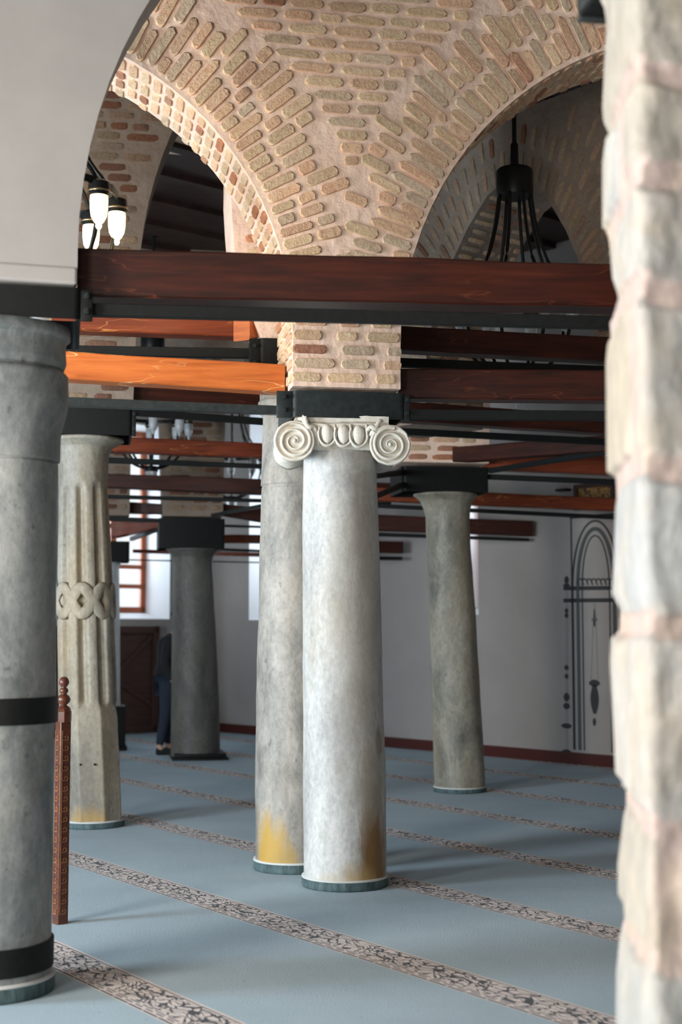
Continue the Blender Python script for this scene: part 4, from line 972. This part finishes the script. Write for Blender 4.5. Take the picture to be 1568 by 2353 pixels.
for (xa, za), (xb, zb_) in (((0.9, 1.42), (1.62, 0.80)), ((0.40, 0.13), (1.62, 0.84)), ((1.75, 1.42), (2.5, 0.8)), ((2.5, .14), (1.75, .8))):
    mb = MB(); a = K+WW*xa+ZUP*za+DW*(D0+0.05); b_ = K+WW*xb+ZUP*zb_+DW*(D0+0.05); d = (b_-a).normalized(); q = d.cross(DW); mb.box(a, d, DW, q, (0, (b_-a).length), (0, 0.035), (-0.03, 0.03)); mb.build('brace', 'wood_panel', t, smooth=False, bevel=0.004)

# ================================================================== PAINTED NICHE on the qibla wall
def wp(x, y, off=0.0): s, z = PL(x, y, (WL.x, WL.y), (DW.x, DW.y)); return WL+DW*s+ZUP*z+WW*off
def ws(x, y): return PL(x, y, (WL.x, WL.y), (DW.x, DW.y))
t = thing('painted_niche', wp(1368, 1500, 0.0), 'grey and black painted arch with hanging lamp on the far white wall', 'wall painting')
def ribbon(mb, pts, w_, off=0.006):
    pts = [Vector((a, b_)) for a, b_ in pts]; rows = []
    for i, p in enumerate(pts):
        d = (pts[min(i+1, len(pts)-1)]-pts[max(0, i-1)]).normalized(); q = Vector((-d.y, d.x))*w_/2
        r_ = []
        for s_, o_ in ((1, 0), (1, off), (-1, off), (-1, 0)): v_ = p+q*s_; r_.append(WL+DW*v_.x+ZUP*v_.y+WW*o_)
        rows.append(r_)
    mb.grid(rows)
sL, _ = ws(1330, 1450); sR, _ = ws(1414, 1450); _, zsp = ws(1368, 1360); sM = (sL+sR)/2; _, zA = ws(1368, 1215)
for dr, key, wd in ((0.0, 'paint_grey', 0.045), (0.075, 'paint_black', 0.022), (-0.065, 'paint_black', 0.016)):
    mb = MB(); hw_ = (sR-sL)/2+dr; h_ = (zA-zsp)+dr*1.2
    pts = [(sM-hw_, 0.16)]+[(sM-hw_, zsp)]+[(sM-hw_*math.cos(math.pi*i/30), zsp+h_*math.sin(math.pi*i/30)**0.9) for i in range(1, 30)]+[(sM+hw_, zsp), (sM+hw_, 0.16)]
    ribbon(mb, pts, wd); mb.build('painted_arch', key, t, smooth=False)
_, ztop = ws(1368, 1185); mb = MB()
for x0, x1, z in ((sL-0.1, sR+0.12, ztop), ): ribbon(mb, [(x0, z), (x1, z)], 0.03)
ribbon(mb, [(sL-0.085, 0.16), (sL-0.085, ztop)], 0.02); mb.build('painted_frame', 'paint_black', t, smooth=False)
mb = MB()
for y in (1352, 1380):
    s0, z0 = ws(1296, y); s1, z1 = ws(1414, y-1); ribbon(mb, [(s0, z0), (s1, z1)], 0.045)
for k in range(9):
    s0, z0 = ws(1334+k*10.5, 1337); ribbon(mb, [(s0+0.03*math.cos(q), z0+0.035*math.sin(q)) for q in [0.2+4.2*j/10 for j in range(11)]], 0.016)
mb.build('painted_shelf', 'paint_black', t, smooth=False)
def beads(name, x, items, key, key2=None):
    mb = MB()
    for y0, y1, w_ in items:
        s0, z0 = ws(x, y0); s1, z1 = ws(x, y1); n_ = 8
        rows = []
        for i in range(n_+1):
            q = i/n_; ww = w_/2*(0.35+0.65*math.sin(math.pi*q)); 
            rows.append([WL+DW*(s0-ww)+ZUP*(z0+(z1-z0)*q)+WW*0.005, WL+DW*(s0+ww)+ZUP*(z0+(z1-z0)*q)+WW*0.005])
        mb.grid(rows)
    mb.build(name, key, t, smooth=False)
beads('painted_hook', 1367, [(1400, 1440, 0.05), (1418, 1430, 0.08)], 'paint_black')
beads('painted_tassel', 1367, [(1650, 1668, 0.05)], 'paint_black')
beads('painted_lamp', 1367, [(1562, 1578, 0.16), (1572, 1640, 0.12)], 'paint_black')
mb = MB(); s0, z0 = ws(1367, 1385); s1, z1 = ws(1367, 1565); ribbon(mb, [(s0-0.01, z0), (s1-0.05, z1)], 0.01); ribbon(mb, [(s0+0.01, z0), (s1+0.05, z1)], 0.01); mb.build('painted_chain', 'paint_faint', t, smooth=False)
beads('painted_candlestick', 1303, [(1324, 1342, 0.07), (1340, 1352, 0.10), (1398, 1408, .06), (1408, 1420, .06), (1528, 1540, .07), (1548, 1560, .06), (1592, 1612, .09), (1615, 1630, .10), (1662, 1674, .16), (1722, 1738, .17)], 'paint_black')
mb = MB(); s0, z0 = ws(1303, 1325); s1, z1 = ws(1303, 1738); ribbon(mb, [(s0, z0), (s1, z1)], 0.035, 0.003); mb.build('painted_stick', 'paint_faint', t, smooth=False)
# gilded frame over the niche
t = thing('picture_frame', wp(1366, 1140, 0.02), 'small gilded framed panel high on the far wall, above the painted arch', 'picture frame')
s0, z0 = ws(1330, 1168); s1, z1 = ws(1412, 1112); mb = MB(); mb.box(WL, DW, WW, ZUP, (s0, s1), (0.0, 0.03), (z0, z1)); mb.build('panel', 'gold', t, smooth=False)
mb = MB()
for a, b_, c, d in ((s0-.03, s1+.03, z1-.02, z1+.03), (s0-.03, s1+.03, z0-.03, z0+.02), (s0-.03, s0+.02, z0, z1), (s1-.02, s1+.03, z0, z1)): mb.box(WL, DW, WW, ZUP, (a, b_), (0, 0.05), (c, d))
mb.build('frame', 'wood_panel', t, smooth=False)
mb = MB(); s0, z0 = ws(1291, 1131); s1, z1 = ws(1314, 1123); mb.box(WL, DW, WW, ZUP, (s0, s1), (0.001, 0.12), (z0, z1)); o = mb.build('wall_speaker', 'iron', smooth=False, bevel=0.01); tag(o, 'small black box fixed high on the far white wall', 'wall box')
# ================================================================== PERSON behind the dark column
def person(px, pz):
    base = Vector((px, pz, 0)); t = thing('person', base, 'person in dark jacket and blue jeans standing half hidden behind the dark grey column', 'person')
    me = bpy.data.meshes.new('body'); J = [  # x (facing +x), y, z, r
        (0.00, 0, 0.93, .13), (0.01, 0, 1.10, .125), (0.03, 0, 1.28, .15), (0.05, 0, 1.40, .12), (0.08, 0, 1.47, .055), (0.10, 0, 1.53, .052), (0.125, 0, 1.60, .082), (0.13, 0, 1.68, .088), (0.12, 0, 1.74, .06),
        (0.00, .09, 0.86, .09), (0.03, .10, 0.48, .060), (-0.01, .10, 0.10, .042), (0.04, .10, 0.035, .036), (0.13, .11, 0.03, .032),
        (0.00, -.09, 0.86, .09), (-0.02, -.10, 0.48, .060), (-0.09, -.10, 0.10, .042), (-0.04, -.10, 0.035, .036), (0.05, -.11, 0.03, .032),
        (0.03, .17, 1.38, .06), (0.02, .22, 1.12, .045), (0.14, .20, 0.90, .034), (0.19, .17, 0.85, .03),
        (0.03, -.17, 1.38, .06), (-0.02, -.22, 1.12, .045), (0.08, -.20, 0.90, .034), (0.13, -.19, 0.85, .03), (0.20, 0, 1.64, .018)]
    E_ = [(0, 1), (1, 2), (2, 3), (3, 4), (4, 5), (5, 6), (6, 7), (7, 8), (0, 9), (9, 10), (10, 11), (11, 12), (12, 13), (0, 14), (14, 15), (15, 16), (16, 17), (17, 18), (3, 19), (19, 20), (20, 21), (21, 22), (3, 23), (23, 24), (24, 25), (25, 26), (6, 27)]
    for (hb, hs) in ((22, 1), (26, -1)):
        h0 = Vector(J[hb][:3])
        for f in range(5):
            a = len(J); off = -0.028+0.014*f
            if f < 4: J += [(h0.x+0.035, h0.y+off*0.5, h0.z-0.045, .010), (h0.x+0.03, h0.y+off*0.6, h0.z-0.075-0.005*(f in (1, 2)), .008)]
            else: J += [(h0.x+0.05, h0.y-0.02*hs, h0.z-0.02, .010), (h0.x+0.06, h0.y-0.025*hs, h0.z-0.045, .008)]
            E_ += [(hb, a), (a, a+1)]
    def skin(name, idx, grow, mat, parent):
        mp = {k: i for i, k in enumerate(idx)}; me = bpy.data.meshes.new(name)
        me.from_pydata([(base.x+J[k][0], base.y+J[k][1], J[k][2]) for k in idx], [(mp[a], mp[b_]) for a, b_ in E_ if a in mp and b_ in mp], [])
        o = bpy.data.objects.new(name, me); C.objects.link(o); me.materials.append(M[mat]); md = o.modifiers.new('s', 'SKIN')
        for i, k in enumerate(idx): me.skin_vertices[0].data[i].radius = (J[k][3]*grow,)*2; me.skin_vertices[0].data[i].use_root = (i == 0)
        md.use_smooth_shade = True; s_ = o.modifiers.new('d', 'SUBSURF'); s_.levels = s_.render_levels = 2
        o.parent = parent; o.matrix_parent_inverse = Matrix.Translation(-parent.location); return o
    skin('body', list(range(len(J))), 1.0, 'skin', t)
    skin('jacket', [1, 0, 2, 3, 4, 19, 20, 21, 23, 24, 25], 1.42, 'jacket', t)
    skin('jeans', [0, 9, 10, 11, 14, 15, 16], 1.24, 'jeans', t)
    mb = MB(); 
    mb.grid([[base+Vector((0.115+0.098*math.cos(a_)*math.sin(b_), 0.085*math.sin(a_)*math.sin(b_), 1.685+0.105*math.cos(b_))) for a_ in [2*math.pi*k/20 for k in range(20)]] for b_ in [0.02+1.5*k/8 for k in range(9)]], True); mb.build('hair', 'hair', t)
    for sx, y_ in ((0.05, .10), (-0.03, -.10)):
        mb = MB(); mb.grid([[base+Vector((sx+x_, y_+w_*math.cos(q), max(0.003, 0.04+h_*math.sin(q)))) for q in [2*math.pi*k/14 for k in range(14)]] for x_, w_, h_ in ((-.10, .02, .03), (-.08, .04, .05), (0, .045, .045), (.08, .045, .036), (.14, .03, .028))], True, cap=True); mb.build('shoe', 'jacket', t)
pf = F(383, 1743); person(-2.12, 17.55)
